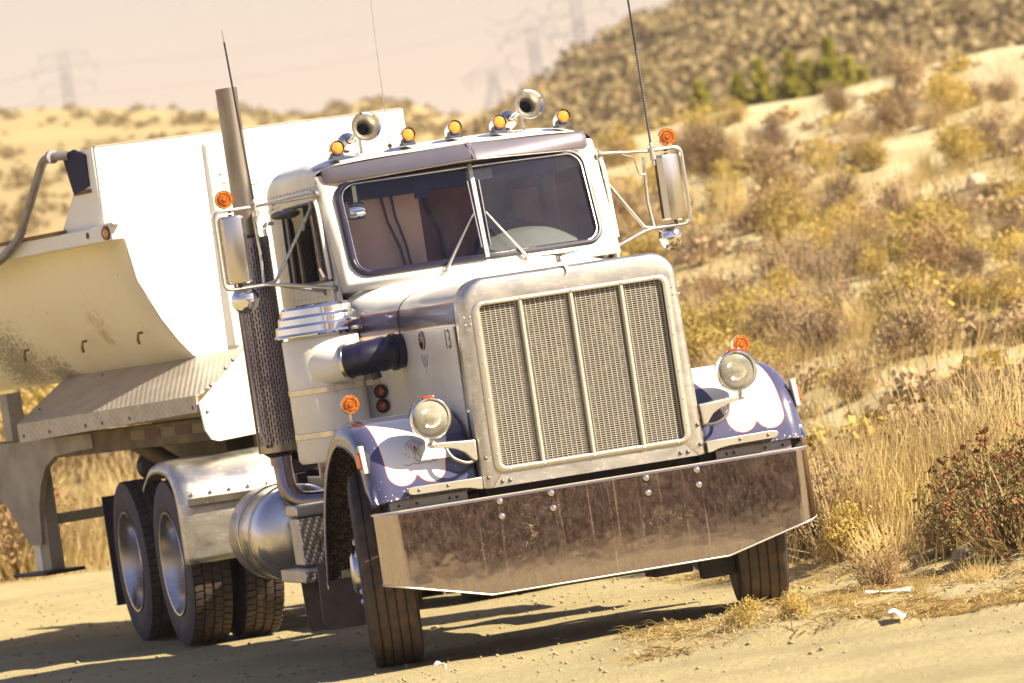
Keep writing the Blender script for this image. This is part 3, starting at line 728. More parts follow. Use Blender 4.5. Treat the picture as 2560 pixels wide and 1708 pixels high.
# oval badge, number and pinstripe flourish on the right hood side
b = MB(); b.lathe([(.052, 0), (.052, .006), (.046, .010), (0.0001, .012)], (-.613, .869, 1.709), (-1, 0, 0), 26); bd = b.build('hood_badge', 'emblem_red', T)
bd.scale = (1, 1.0, 1.0)
b = MB()
for i in range(6):
    for (z0, z1) in ((1.722, 1.738), (1.700, 1.714)):
        yy = .844 + i * .010; b.box(-.6265, -.6255, yy, yy + .003, z0, z1)
b.lathe([(.050, 0), (.052, .0105), (.047, .0105)], (-.613, .869, 1.709), (-1, 0, 0), 26)
b.build('badge_lettering', 'alu', bd, ang=0)
def text3(name, s, size, loc, rot, mat, parent, sx=1.0):
    cu = bpy.data.curves.new(name, 'FONT'); cu.body = s; cu.size = size; cu.extrude = .0008; cu.align_x = 'CENTER'; cu.align_y = 'CENTER'
    o = bpy.data.objects.new(name + '_tmp', cu); COL.objects.link(o); dg = bpy.context.evaluated_depsgraph_get(); me = bpy.data.meshes.new_from_object(o.evaluated_get(dg)); bpy.data.objects.remove(o)
    me.name = name; me.materials.clear(); me.materials.append(MT[mat]); q = bpy.data.objects.new(name, me); COL.objects.link(q); q.parent = parent; q.location = loc; q.rotation_euler = rot; q.scale = (sx, 1, 1); return q
text3('hood_number', '13', .15, (-.6145, .34, 1.695), (R(90), 0, R(-90)), 'ink', T, 0.9)
def strokes(name, paths, r, mat, parent):
    b = MB()
    for p in paths: b.tube(p, r, 4, True)
    return b.build(name, mat, parent, kind=None)
def fl(pts, x, y0, z0, s=1.0): return [(x, y0 + u * s, z0 + v * s) for u, v in pts]
strokes('hood_pinstripe', [fl(q, -.6135, .877, 1.60) for q in (
    [(0, .03), (.004, .0), (0, -.04)], [(-.02, .02), (-.03, -.01), (-.018, -.04)], [(.02, .02), (.03, -.01), (.018, -.04)],
    [(-.045, .03), (-.05, 0), (-.035, -.03)], [(.045, .03), (.05, 0), (.035, -.03)], [(-.07, .035), (-.075, .01)], [(.07, .035), (.075, .01)], [(0, -.05), (0, -.075)])], .0016, 'ink', T)

# ---- cab
HW = .82
cabz0 = 1.15
# front frame around the windscreen
def half(s):
    zb, zt = 2.03, 2.70; hole = [(x, z) for x, z in rrect(-.727, .727, 2.118, 2.640, .085, 7)]
    hp = [p for p in hole if p[0] * s > 0]; hp.sort(key=lambda p: math.atan2(p[1] - 2.38, p[0] * s))
    poly = [(0, zb), (s * HW, zb), (s * HW, zt), (0, zt), (0, 2.640)] + hp[::-1] + [(0, 2.118)]
    return poly
b = MB()
for s in (-1, 1): b.fill([half(s)], lambda x, z: W(x, z))
b.build('windshield_frame', 'white_paint', T, ang=30, solid=.014)
hole = rrect(-.727, .727, 2.118, 2.640, .085, 7)
# subdivide so the gasket follows the V
def dense(loop, step=.06):
    out = []
    for i in range(len(loop)):
        p, q = loop[i], loop[(i + 1) % len(loop)]; L_ = math.hypot(q[0] - p[0], q[1] - p[1]); n = max(1, int(L_ / step))
        for k in range(n): out.append((p[0] + (q[0] - p[0]) * k / n, p[1] + (q[1] - p[1]) * k / n))
    return out
dh = dense(hole); b = MB()
pts = [Vector(W(x, z, .012)) for x, z in dh]
b.tube(pts + [pts[0]], .017, 8, False); gas = b.build('windshield_gasket', 'gasket', T)
b = MB(); pin = [Vector(W(x * .975, 2.379 + (z - 2.379) * .965, .022)) for x, z in dh]; b.tube(pin + [pin[0]], .004, 6, False); b.build('gasket_trim', 'dull_chrome', gas)
for s in (-1, 1):
    hp = [(x, z) for x, z in hole if x * s > 0]; hp.sort(key=lambda p: math.atan2(p[1] - 2.38, p[0] * s))
    b = MB(); b.fill([[(0, 2.118)] + hp + [(0, 2.640)]], lambda x, z: W(x, z, .004)); b.build('windshield_pane', 'windshield_glass', T, ang=0)
b = MB(); b.bar(W(0, 2.112, .02), W(0, 2.645, .02), .026, .014, (0, -1, .2)); pst = b.build('windshield_post', 'alu', T, bevel=.003)
b = MB()
for z in (2.15, 2.27, 2.40, 2.51, 2.62): b.dome(W(0, z, .028), (0, -1, .2), .0045, .003, 8, 3)
b.build('post_screws', 'bolt_dark', pst, kind='stuff')
# roof
def roof_pt(u, v):
    t = (u * 2 - 1) * math.pi / 2; e = .42; sx = math.copysign(abs(math.sin(t)) ** e, t); cz = abs(math.cos(t)) ** e
    x = sx * (HW + .005); yf = 1.60 + .37 * abs(x); yb = 3.14
    if v < .82: vv = v / .82; y = yf + (yb - .22 - yf) * vv; h = .105 + .062 * math.sin(min(1, vv * 2.2) * math.pi / 2); inset = 0
    else:
        q = (v - .82) / .18 * math.pi / 2; y = yb - .22 + .22 * math.sin(q); h = .167 * math.cos(q) ** .7 if q < math.pi / 2 - .01 else 0
    return (x, y, 2.655 + h * cz)
b = MB(); b.grid(roof_pt, 48, 30); roof = b.build('cab_roof', 'white_paint', T, ang=60)
# side walls with window openings, doors
def yA(z): return Wy(HW, z)
outer = [(1.74, cabz0), (1.71, 2.03), (yA(2.66) - .0, 2.66), (3.14, 2.66), (3.14, cabz0)]
win = [(2.78, 2.115), (2.765, 2.50), (2.755, 2.54), (2.72, 2.560), (1.93, 2.565), (1.90, 2.55), (1.885, 2.52), (1.80, 2.14), (1.80, 2.112)]
for s in (-1, 1):
    b = MB(); b.fill([outer, win], lambda y, z: (s * HW, y, z)); b.build('cab_side', 'white_paint', T, ang=0, solid=.012)
    # door skin: thin proud panel around the window, with shut lines
    d_out = [(1.83, 1.22), (1.80, 2.08), (1.885, 2.545), (1.93, 2.605), (2.80, 2.605), (2.84, 2.56), (2.86, 1.22)]
    b = MB(); b.fill([d_out, win], lambda y, z: (s * (HW + .012), y, z)); door = b.build('door', 'white_paint', T, ang=0, solid=.01)
    b = MB(); wl = [Vector((s * (HW + .018), y, z)) for y, z in win]; b.tube(wl + [wl[0]], .008, 6, False); b.build('window_seal', 'gasket', door)
    b = MB(); b.fill([win], lambda y, z: (s * (HW - .004), y, z)); b.build('window_pane', 'side_glass', door, ang=0)
    b = MB(); b.bar((s * (HW + .014), 2.03, 2.11), (s * (HW + .014), 2.05, 2.565), .018, .014, (s, 0, 0)); b.bar((s * (HW + .014), 2.075, 2.11), (s * (HW + .014), 2.095, 2.565), .01, .01, (s, 0, 0)); b.build('vent_window_bar', 'dull_chrome', door)
    b = MB(); b.bar((s * (HW + .016), 1.95, 2.125), (s * (HW + .03), 1.98, 2.19), .012, .02); b.bar((s * (HW + .03), 1.9, 2.13), (s * (HW + .03), 1.98, 2.13), .02, .012); b.build('vent_latch', 'chrome', door)
    b = MB(); dl = arc([(s * (HW + .03), 1.78, 2.12), (s * (HW + .03), 1.845, 2.52), (s * (HW + .03), 1.92, 2.625), (s * (HW + .03), 2.86, 2.625), (s * (HW + .03), 2.95, 2.58)], .08); b.tube(dl, .011, 6); b.build('drip_rail', 'white_paint', T)
    b = MB(); b.bar((s * (HW + .012), 1.79, 1.92), (s * (HW + .012), 1.79, 2.06), .02, .02); b.bar((s * (HW + .012), 1.79, 1.45), (s * (HW + .012), 1.79, 1.58), .02, .02); b.build('door_hinge', 'gasket', door)
    b = MB()
    for k in range(14): rivet(b, (s * (HW + .008), 1.93 + k * .085, 2.645), (s, 0, 0), .006)
    for k in range(10): rivet(b, (s * (HW + .018), 1.88 + k * .10, 2.03), (s, 0, 0), .005)
    b.build('cab_rivets', 'alu', T, kind='stuff')
    # door grab rail behind the window
    b = MB(); b.tube(arc([(s * .84, 3.0, 1.45), (s * .90, 3.0, 1.45), (s * .90, 3.0, 2.5), (s * .84, 3.0, 2.5)], .04), .012, 8); b.build('grab_rail', 'dull_chrome', T)
b = MB(); b.box(-HW, HW, 3.12, 3.14, cabz0, 2.66); b.box(-HW, HW, 1.75, 3.14, cabz0, cabz0 + .02); b.build('cab_back_wall', 'white_paint', T, bevel=.01)
# sun visor in two halves meeting at a point
for s in (-1, 1):
    def vis(u, v, s=s):
        x = s * .80 * u
        if u > .965: k = (u - .965) / .035; x = s * (.80 * .965 + .03 * k); extra = .10 * k * k
        else: extra = 0
        yt = 1.605 + .385 * .80 * u; yb_ = 1.475 + .525 * .80 * u
        zt_ = 2.762 - .012 * u; zb_ = 2.664 - .020 * u
        return (x, yt + (yb_ - yt) * v - .02 * math.sin(v * math.pi) + extra, zt_ + (zb_ - zt_) * v)
    b = MB(); b.grid(vis, 40, 8); v_ = b.build('sun_visor', 'visor_paint', T, solid=.006)
    b = MB(); b.tube([Vector(vis(k / 20, 1)) for k in range(20)], .004, 5); b.build('visor_edge', 'alu', v_)
b = MB()
for k in range(4): rivet(b, (.012, 1.575 - .025 * k, 2.752 - .026 * k), (0, -1, .4), .006)
b.bar((0, 1.590, 2.766), (0, 1.462, 2.664), .022, .004, (0, -1, 1)); b.build('visor_joint', 'visor_paint', T)
# wipers
for s in (-1, 1):
    b = MB(); P0 = Vector(W(s * .24, 2.075, .03)); P1 = Vector(W(s * .035, 2.366, .045)); b.tube([P0, P0.lerp(P1, .25), P1], [.011, .008, .005], 6)
    b.lathe([(.014, 0), (.014, .03)], W(s * .24, 2.072, .0), (0, -1, .2), 12, True, True); wi = b.build('wiper_arm', 'alu', T)
    b = MB(); b.bar(W(s * .033, 2.55, .03), W(s * .026, 2.172, .03), .010, .016, (0, -1, 0)); b.build('wiper_blade', 'gasket', wi)
    b = MB(); b.bar(W(s * .033, 2.55, .042), W(s * .026, 2.172, .042), .006, .004, (0, -1, 0)); b.build('blade_spine', 'dull_chrome', wi)
for x in (-.351, -.122, .122):
    b = MB(); b.dome(W(x, 2.066, .0), (0, -1, .15), .0085, .012, 10, 4); b.build('washer_nozzle', 'alu', T)

# ---- cab interior seen through the glass
b = MB(); b.box(-.79, .79, 3.06, 3.10, 1.5, 2.64); b.build('rear_trim', 'maroon_trim', T)
b = MB(); b.box(-.80, -.17, 2.18, 2.20, 1.5, 2.545); b.box(.62, .79, 3.03, 3.055, 1.5, 2.5); b.build('salmon_trim_panel', 'salmon_trim', T, bevel=.01)  # added salmon panels; the wide one stands forward to catch more light
b = MB(); b.box(-.15, .30, 2.50, 2.52, 1.5, 2.58); b.build('sleeper_curtain', 'maroon_trim', T, bevel=.01)
b = MB(); b.box(-.795, -.785, 2.78, 3.06, 1.4, 2.6); b.box(-.795, -.785, 1.82, 2.78, 1.4, 2.08); b.box(.785, .795, 1.82, 3.06, 1.4, 2.08); b.build('door_trim', 'salmon_trim', T)
b = MB(); b.box(-.79, .79, 1.75, 2.15, 2.0, 2.10); b.build('dashboard', 'dash', T, bevel=.03)
b = MB(); b.lathe([(.30, -.02), (.31, .03), (.27, .10), (.15, .15), (.001, .165)], (.36, 1.90, 2.075), (0, -.25, 1), 32); b.build('instrument_cowl', 'dash_top', T)
b = MB()
b.tube([(.38 + .23 * math.cos(t), 2.28 + .10 * math.sin(t), 2.12 + .19 * math.sin(t)) for t in [2 * math.pi * k / 32 for k in range(33)]], .014, 8, False)
b.tube([(.38, 2.28, 2.12), (.38, 2.05, 2.0)], .03, 8); b.bar((.16, 2.28, 2.12), (.60, 2.28, 2.12), .03, .015)
b.build('steering_wheel', 'dark_plastic', T)
for s in (-1, 1):
    b = MB(); b.box(s * .42 - .24, s * .42 + .24, 2.45, 2.9, 1.6, 1.78); b.box(s * .42 - .23, s * .42 + .23, 2.82, 2.96, 1.75, 2.32); b.box(s * .42 - .13, s * .42 + .13, 2.83, 2.93, 2.32, 2.48); b.build('seat', 'cloth_blue', T, bevel=.05)
b = MB(); b.box(-.5, -.1, 1.78, 2.05, 2.10, 2.13); b.build('dash_tray', 'dash', T, bevel=.02)
b = MB(); b.box(-.78, .78, 1.95, 3.1, 2.66, 2.68); b.box(-.6, .6, 1.95, 2.15, 2.54, 2.66); b.build('headliner', 'cloth_blue', T)
b = MB(); b.box(.03, .18, 1.80, 1.84, 2.555, 2.615); b.build('toll_transponder', 'dash', T, bevel=.008)
b = MB(); b.lathe([(.05, 0), (.052, .02), (.052, .07), (.04, .09)], (-.645, 1.95, 2.48), (1, -.15, .0), 18, True, True); b.box(-.612, -.588, 1.94, 1.97, 2.52, 2.65); fan = b.build('cab_fan', 'chrome', T)
b = MB(); b.tube([(-.66 + .0 + .055 * math.cos(t), 1.93, 2.50 + .06 * math.sin(t)) for t in [math.pi * (.4 + 1.5 * k / 16) for k in range(17)]], .004, 5); b.build('fan_wire', 'dark_plastic', fan)
b = MB(); b.box(-.285, -.205, 1.83, 1.835, 2.50, 2.595); b.build('permit_card', 'cloth_blue', T)
for pts in ([(-.40, 2.15, 2.56), (-.38, 2.15, 2.4), (-.33, 2.15, 2.25), (-.30, 2.15, 2.05)], [(-.34, 2.15, 2.56), (-.33, 2.15, 2.42), (-.29, 2.15, 2.25), (-.27, 2.15, 2.05)]):
    b = MB(); b.tube(pts, .008, 6); b.build('seat_belt', 'dark_plastic', T)
b = MB(); b.tube([(-.14, 2.2, 2.62), (-.10, 2.3, 2.45), (-.02, 2.4, 2.3), (.02, 2.5, 2.1)], .014, 6); b.build('coiled_cord', 'dark_plastic', T)
b = MB(); b.box(-.72, -.58, 2.2, 2.4, 2.06, 2.14); b.build('jacket', 'green_cloth', T, bevel=.03)
b = MB(); b.box(-.70, -.60, 2.1, 2.2, 2.10, 2.17); b.build('cap', 'red_cloth', T, bevel=.03)
# ---- five bullet lamps on the roof
def roof_lamp():
    b = MB()
    loops = []
    for k in range(9):
        q = k / 8; r = .041 * (1 - .55 * q ** 2.2); zc = -.028 * q ** 1.5
        loops.append([(r * math.cos(t), .17 * q, zc + r * math.sin(t)) for t in [2 * math.pi * j / 18 for j in range(18)]])
    b.loft([[(x * .9, y + .006, z * .9) for x, y, z in loops[0]], [(x, y - .006, z) for x, y, z in loops[0]]] + loops, True, False, True)
    o = b.build('roof_marker_light', 'chrome', T, ang=60)
    b = MB(); b.dome((0, .004, 0), (0, -1, 0), .036, .007, 18, 4); b.build('lens', 'amber_lens', o)
    b = MB(); b.loft([[(-.03, .005, -.025), (.03, .005, -.025), (.02, .15, -.045), (-.02, .15, -.045)], [(-.036, -.005, -.062), (.036, -.005, -.062), (.022, .17, -.055), (-.022, .17, -.055)]], True, True, True); b.build('base_pad', 'dark_plastic', o)
    return o
rl = roof_lamp()
for i, (x, y, z) in enumerate([(-.671, 1.895, 2.848), (-.27, 1.82, 2.864), (0, 1.80, 2.868), (.27, 1.82, 2.864), (.671, 1.895, 2.848)]):
    if i == 0: rl.location = (x, y, z)
    else: copy(rl, T, (x, y, z))
# air horns
def horn():
    b = MB(); pr = []
    for k in range(15):
        q = k / 14; pr.append((.016 + .070 * max(0, 1 - q / .42) ** 2.0, .50 * q))
    b.lathe([(.072, .012), (.083, .0), (.087, .003)] + pr, (0, 0, 0), (0, 1, -.12), 28)
    o = b.build('air_horn', 'chrome', T, ang=70)
    b = MB(); b.lathe([(.073, .010), (.055, .03), (.042, .06), (.034, .10), (.03, .14), (.028, .16)], (0, 0, 0), (0, 1, -.12), 28); b.build('bell_inside', 'alu', o, ang=70)
    b = MB(); b.lathe([(.034, .10), (.028, .15), (.001, .151)], (0, .004, 0), (0, 1, -.12), 20); b.build('bell_throat', 'dark_plastic', o)
    b = MB(); b.lathe([(.02, .44), (.052, .47), (.056, .50), (.056, .53), (.04, .545), (.001, .55)], (0, 0, 0), (0, 1, -.12), 22); b.build('horn_driver', 'dull_chrome', o)
    b = MB(); b.tube([(-.01, .16, -.03), (-.01, .16, -.15)], .009, 8); b.box(-.05, .03, .12, .20, -.155, -.145); b.dome((-.03, .16, -.147), (0, 0, 1), .01, .012, 8, 3); b.build('horn_foot', 'dull_chrome', o)
    return o
h = horn(); h.location = (-.484, 1.90, 2.945); copy(h, T, (.484, 1.90, 2.945))
# thin centre aerial
b = MB(); b.tube([(-.36, 1.92, 2.80), (-.36, 1.92, 2.83), (-.352, 1.93, 3.3), (-.335, 1.95, 3.75)], [.008, .0028, .0022, .0018], 6); a_ = b.build('roof_aerial', 'alu', T)
b = MB(); b.dome((-.36, 1.92, 2.812), (0, 0, 1), .014, .022, 10, 4); b.build('aerial_base', 'rust', a_)

# ---- ringed amber marker lamp (mirrors and fenders)
def ring_lamp(r):
    b = MB(); b.lathe([(r * .96, .028), (r, .02), (r, 0), (r * .97, -.004)], (0, 0, 0), (0, 1, 0), 26, True, False); o = b.build('marker_lamp', 'dull_chrome', T)
    b = MB(); pr = []
    for k in range(25):
        q = k / 24; pr.append((r * .97 * (1 - q) + .0005, -.006 - .012 * q - .0022 * math.sin(q * 10 * math.pi)))
    b.lathe(pr, (0, 0, 0), (0, 1, 0), 30); b.build('lens', 'amber_ring', o, ang=20)
    b = MB()
    for q in (.30, .62): b.lathe([(r * q + .002, -.0175 + .011 * q), (r * q, -.021 + .011 * q), (r * q - .002, -.0175 + .011 * q)], (0, 0, 0), (0, 1, 0), 26)
    b.build('lens_rings', 'amber_dark', o)
    return o
lampA = ring_lamp(.052)
lampB = ring_lamp(.052)

# ---- mirrors
def mirrors(s, lamp):
    ym = 2.07
    X = lambda v: s * v
    b = MB(); b.tube(arc([(X(1.17), ym, 2.588), (X(1.392), ym, 2.588), (X(1.392), ym, 2.142), (X(1.16), ym, 2.142)], .05), .0115, 8)
    b.tube([(X(1.165), ym, 2.142), (X(1.155), ym + .02, 2.30), (X(1.165), ym + .01, 2.56)], .009, 8)
    b.tube([(X(1.17), ym, 2.588), (X(.825), 1.86, 2.605)], [.008, .012], 8); b.tube([(X(1.0), 1.965, 2.596), (X(.825), 1.86, 2.605)], .013, 8)
    b.tube([(X(1.165), ym, 2.145), (X(1.10), ym - .02, 2.155), (X(.83), 2.02, 2.555)], [.006, .010, .010], 8)
    b.tube([(X(1.165), ym, 2.142), (X(1.08), ym - .07, 2.13), (X(.83), 1.76, 2.065)], [.007, .012, .012], 8)
    b.tube([(X(1.08), ym - .07, 2.125), (X(.83), 2.0, 2.055)], .010, 8)
    o = b.build('mirror_bracket', 'alu', T)
    for (y, z) in ((1.86, 2.605), (1.76, 2.065), (2.02, 2.555), (2.0, 2.055)):
        b = MB(); b.lathe([(.02, 0), (.02, .014), (.012, .018)], (X(.832), y, z), (s, 0, 0), 12, False, True); b.build('mirror_mount', 'steel_grey', o)
    # head: folded stainless back with vertical facets
    yaw = s * R(12)
    b = MB(); prof = [(-.076, .024), (-.074, -.004), (-.045, -.024), (-.012, -.030), (.03, -.028), (.058, -.018), (.074, 0), (.076, .024)]
    def ring(z, k): return [(x * k, y * k + .02 * (1 - k), z) for x, y in prof]
    b.loft([ring(-.193, .80), ring(-.188, .93), ring(-.175, 1), ring(.175, 1), ring(.188, .93), ring(.193, .80)], False, False, False)
    b.add([*ring(-.193, .80)], [tuple(range(8))]); b.add([*ring(.193, .80)], [tuple(range(8))])
    hd = b.build('mirror_head', 'mirror_steel', o, ang=18); hd.location = (X(1.302), ym, 2.362); hd.rotation_euler = (0, 0, yaw)
    b = MB(); b.box(-.072, .072, .022, .026, -.185, .185); gl = b.build('mirror_glass', 'chrome', o); gl.location = hd.location; gl.rotation_euler = hd.rotation_euler
    b = MB()
    for z in (2.558, 2.578, 2.165, 2.152): b.lathe([(.012, -.006), (.012, .006)], (X(1.302), ym, z), (0, 0, 1), 10, True, True)
    b.build('mirror_clamp', 'dark_plastic', o)
    # round convex mirror below
    b = MB(); b.lathe([(.006, -.042), (.03, -.036), (.06, -.018), (.078, .004), (.080, .014), (.07, .018)], (0, 0, 0), (0, 1, 0), 28, True, True); sp = b.build('spot_mirror', 'chrome', o, ang=60); sp.location = (X(1.277), 2.12, 2.078); sp.rotation_euler = (R(-8), 0, s * R(20))
    b = MB(); b.lathe([(.017, -.055), (.017, -.035)], (0, 0, .02), (0, 1, 0), 12, True, True); b.tube([(0, -.04, .02), (0, -.03, .075)], .007, 6); k = b.build('spot_mirror_bracket', 'dull_chrome', sp)
    lamp.parent = o; lamp.location = (X(1.322), ym, 2.652); lamp.rotation_euler = (0, 0, 0)
    b = MB(); b.bar((0, .012, -.045), (0, .012, -.068), .012, .006); b.build('lamp_stem', 'dark_plastic', lamp)
    # whip aerial with a wound lower half
    b = MB(); lean = -.035 if s < 0 else -.01; tip = 3.60 if s < 0 else 3.95; base = Vector((X(1.155) if s < 0 else 1.215, ym - .01, 2.50)); top = Vector((base.x + lean, ym, tip))
    b.lathe([(.010, 0), (.010, .03), (.018, .032), (.018, .07), (.012, .072), (.012, .10), (.016, .104), (.016, .115), (.009, .13)], base, (0, 0, 1), 12, True, True); an = b.build('whip_aerial', 'alu', T)
    bb = base + Vector((0, 0, .12)); b = MB(); b.tube([bb, bb.lerp(top, .93)], [.0068, .0055], 8); b.build('aerial_rod', 'dark_plastic', an)
    b = MB(); n = 34
    for k in range(n):
        c = bb.lerp(top, .02 + .40 * k / n); d = (top - bb).normalized(); b.lathe([(.0066, -.003), (.0086, 0), (.0066, .003)], c, d, 8)
    b.build('aerial_winding', 'bolt_dark', an, kind='stuff')
    b = MB(); b.tube([bb.lerp(top, .93), top], [.004, .003], 6); b.build('aerial_tip', 'alu', an)
    b = MB(); b.tube(arc([(X(1.158), ym - .02, 2.50), (X(1.155), ym - .02, 2.455), (X(1.11), ym - .04, 2.455), (X(1.09), ym - .05, 2.56), (X(1.0), 1.96, 2.585)], .03), .0045, 6); b.build('aerial_cable', 'white_paint' if s < 0 else 'alu', an)
mirrors(-1, lampA); mirrors(1, lampB)
b = MB(); b.dome((0, 0, 0), (0, -1, 0), .03, .06, 14, 5); b.lathe([(.03, 0), (.028, .10), (.012, .13)], (0, 0, 0), (0, 1, 0), 14, False, True); sl = b.build('side_spot_lamp', 'steel_grey', T); sl.scale = (1.2, 1, .8); sl.location = (-.96, 2.3, 2.525); sl.rotation_euler = (0, R(-20), R(-70))

# ---- front fenders
FPROF = [(.045, .900), (.075, 1.00), (.125, 1.115), (.215, 1.22), (.37, 1.30), (.55, 1.335), (.72, 1.335), (.90, 1.27), (1.06, 1.16), (1.22, .98), (1.36, .74), (1.47, .47)]
def fender(s):
    NV = 150; P, Ltot = crom(FPROF, NV); dl = Ltot / (NV - 1)
    cs = []                                           # cross section: x, drop
    for k in range(5): a = R(90 * (1 - k / 4)); cs.append((.655 - .03 * math.sin(a) + .03 * 0, .03 * (1 - math.cos(a))))
    cs = [(.632, .10), (.634, .05)] + [(.655 - .021 * math.cos(R(90 * k / 4)) , .021 - .021 * math.sin(R(90 * k / 4))) for k in range(5)]
    for k in range(1, 40): cs.append((.655 + (1.125 - .655) * k / 40, 0 + .004 * (k / 40)))
    for k in range(13): a = R(90 * k / 12); cs.append((1.125 + .098 * math.sin(a), .004 + .085 * (1 - math.cos(a))))
    cs += [(1.224, .11), (1.222, .125)]
    vs, sd_ = [], []; v0 = .155
    for i, p in enumerate(P):
        t = (P[min(i + 1, NV - 1)] - P[max(i - 1, 0)]).normalized(); n = Vector((-t.y, t.x)); 
        if i < NV * .5 and n.x > 0: pass
        nrm = Vector((-t[1], t[0]))
        if nrm[1] < 0 and i < NV * .2: nrm = nrm
        for x, dr in cs:
            k = min(1, i / 8); dd = dr * (0.25 + .75 * k) if dr > .03 else dr
            y = p[0] - nrm[0] * dd; z = p[1] - nrm[1] * dd
            vs.append((s * x, y, z)); v = i * dl
            u = x
            uin = .795 - .105 * min(1, max(0, (v - v0) / .35)); rect = max(uin - u, u - 1.115, v0 - v)
            lob = min(math.hypot(u - .875, (v - v0)) - .08, math.hypot(u - 1.035, v - v0) - .08)
            sdv = min(rect, lob); sd_.append(sdv)
    m = len(cs); fs = [(i * m + j, (i + 1) * m + j, (i + 1) * m + j + 1, i * m + j + 1) for i in range(NV - 1) for j in range(m - 1)]
    me = bpy.data.meshes.new('front_fender'); me.from_pydata(vs, [], fs); at = me.attributes.new('sdf', 'FLOAT', 'POINT'); at.data.foreach_set('value', sd_)
    me.polygons.foreach_set('use_smooth', [True] * len(fs)); me.materials.append(MT['fender_paint']); me.update()
    o = bpy.data.objects.new('front_fender', me); COL.objects.link(o); o.parent = T
    # inside of the fender
    li = MB(); ii = list(range(0, NV, 5)); 
    loops = []
    for i in ii:
        p = P[i]; t = (P[min(i + 1, NV - 1)] - P[max(i - 1, 0)]).normalized(); nrm = Vector((-t[1], t[0])); loops.append([(s * x, p[0] - nrm[0] * (dr + .012), p[1] - nrm[1] * (dr + .012)) for x, dr in ((.64, .10), (.66, .02), (1.0, .0), (1.12, .01), (1.19, .05), (1.214, .105))])
    li.loft(loops, False); li.build('fender_liner', 'liner', o, ang=60)
    e = MB(); e.tube([Vector(vs[i * m + m - 1]) for i in range(0, NV, 3)], .006, 6); e.build('fender_lip', 'navy_paint', o)
    return o
FL = fender(-1); FR = fender(1)
for s in (-1, 1):
    # flap under the back of the fender
    b = MB(); b.prism([(.66, .56), (1.235, .56), (1.24, .25), (1.20, .19), (.72, .19), (.66, .25)], lambda u, v: (s * u, 1.50 + (.5 - v) * .12, v), lambda u, v: (s * u, 1.512 + (.5 - v) * .12, v)); b.build('mud_flap', 'flap_rubber', T, ang=20)
    b = MB()
    for x in (.72, .85, .98, 1.12): rivet(b, (s * x, 1.497, .50), (0, -1, 0), .012, .01)
    b.bar((s * .66, 1.487, .53), (s * 1.2, 1.487, .53), .01, .035); b.build('flap_strip', 'liner', T)
    # lower bracket skirt behind the bumper
    b = MB(); b.prism(rrect(.70, 1.13, .83, .905, .02), lambda u, v: (s * u, .085, v), lambda u, v: (s * u, .092, v)); sk = b.build('fender_bracket_plate', 'steel_grey', T)
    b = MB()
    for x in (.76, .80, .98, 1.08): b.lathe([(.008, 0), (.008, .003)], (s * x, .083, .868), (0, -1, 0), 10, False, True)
    b.build('plate_dark_discs', 'dark_plastic', sk)  # dark discs, the shade of holes put into their colour
    # side turn lamp on the fender edge
    b = MB(); b.prism([(-.034, -.075), (.034, -.075), (.028, .055), (.012, .075), (-.034, .075)], lambda u, v: (s * 1.205, .175 + u * .9 - v * -.25, 1.135 + v), lambda u, v: (s * 1.232, .175 + u * .9 - v * -.25, 1.135 + v)); tl = b.build('turn_lamp_housing', 'housing', T, bevel=.006)
    b = MB(); b.prism(rrect(-.026, .026, -.05, .04, .012), lambda u, v: (s * 1.232, .175 + u * .9 + v * .25, 1.135 + v), lambda u, v: (s * 1.250, .175 + u * .75 + v * .25, 1.135 + v * .85)); b.build('lens', 'amber_dark', tl, bevel=.006)
    # lamp on top of the fender
    c = copy(lampA, T, (s * 1.119, .66, 1.428), (0, 0, 0)); 
    b = MB(); b.tube([(s * 1.119, .675, 1.38), (s * 1.119, .675, 1.325)], .012, 8); b.build('lamp_post', 'dull_chrome', T)

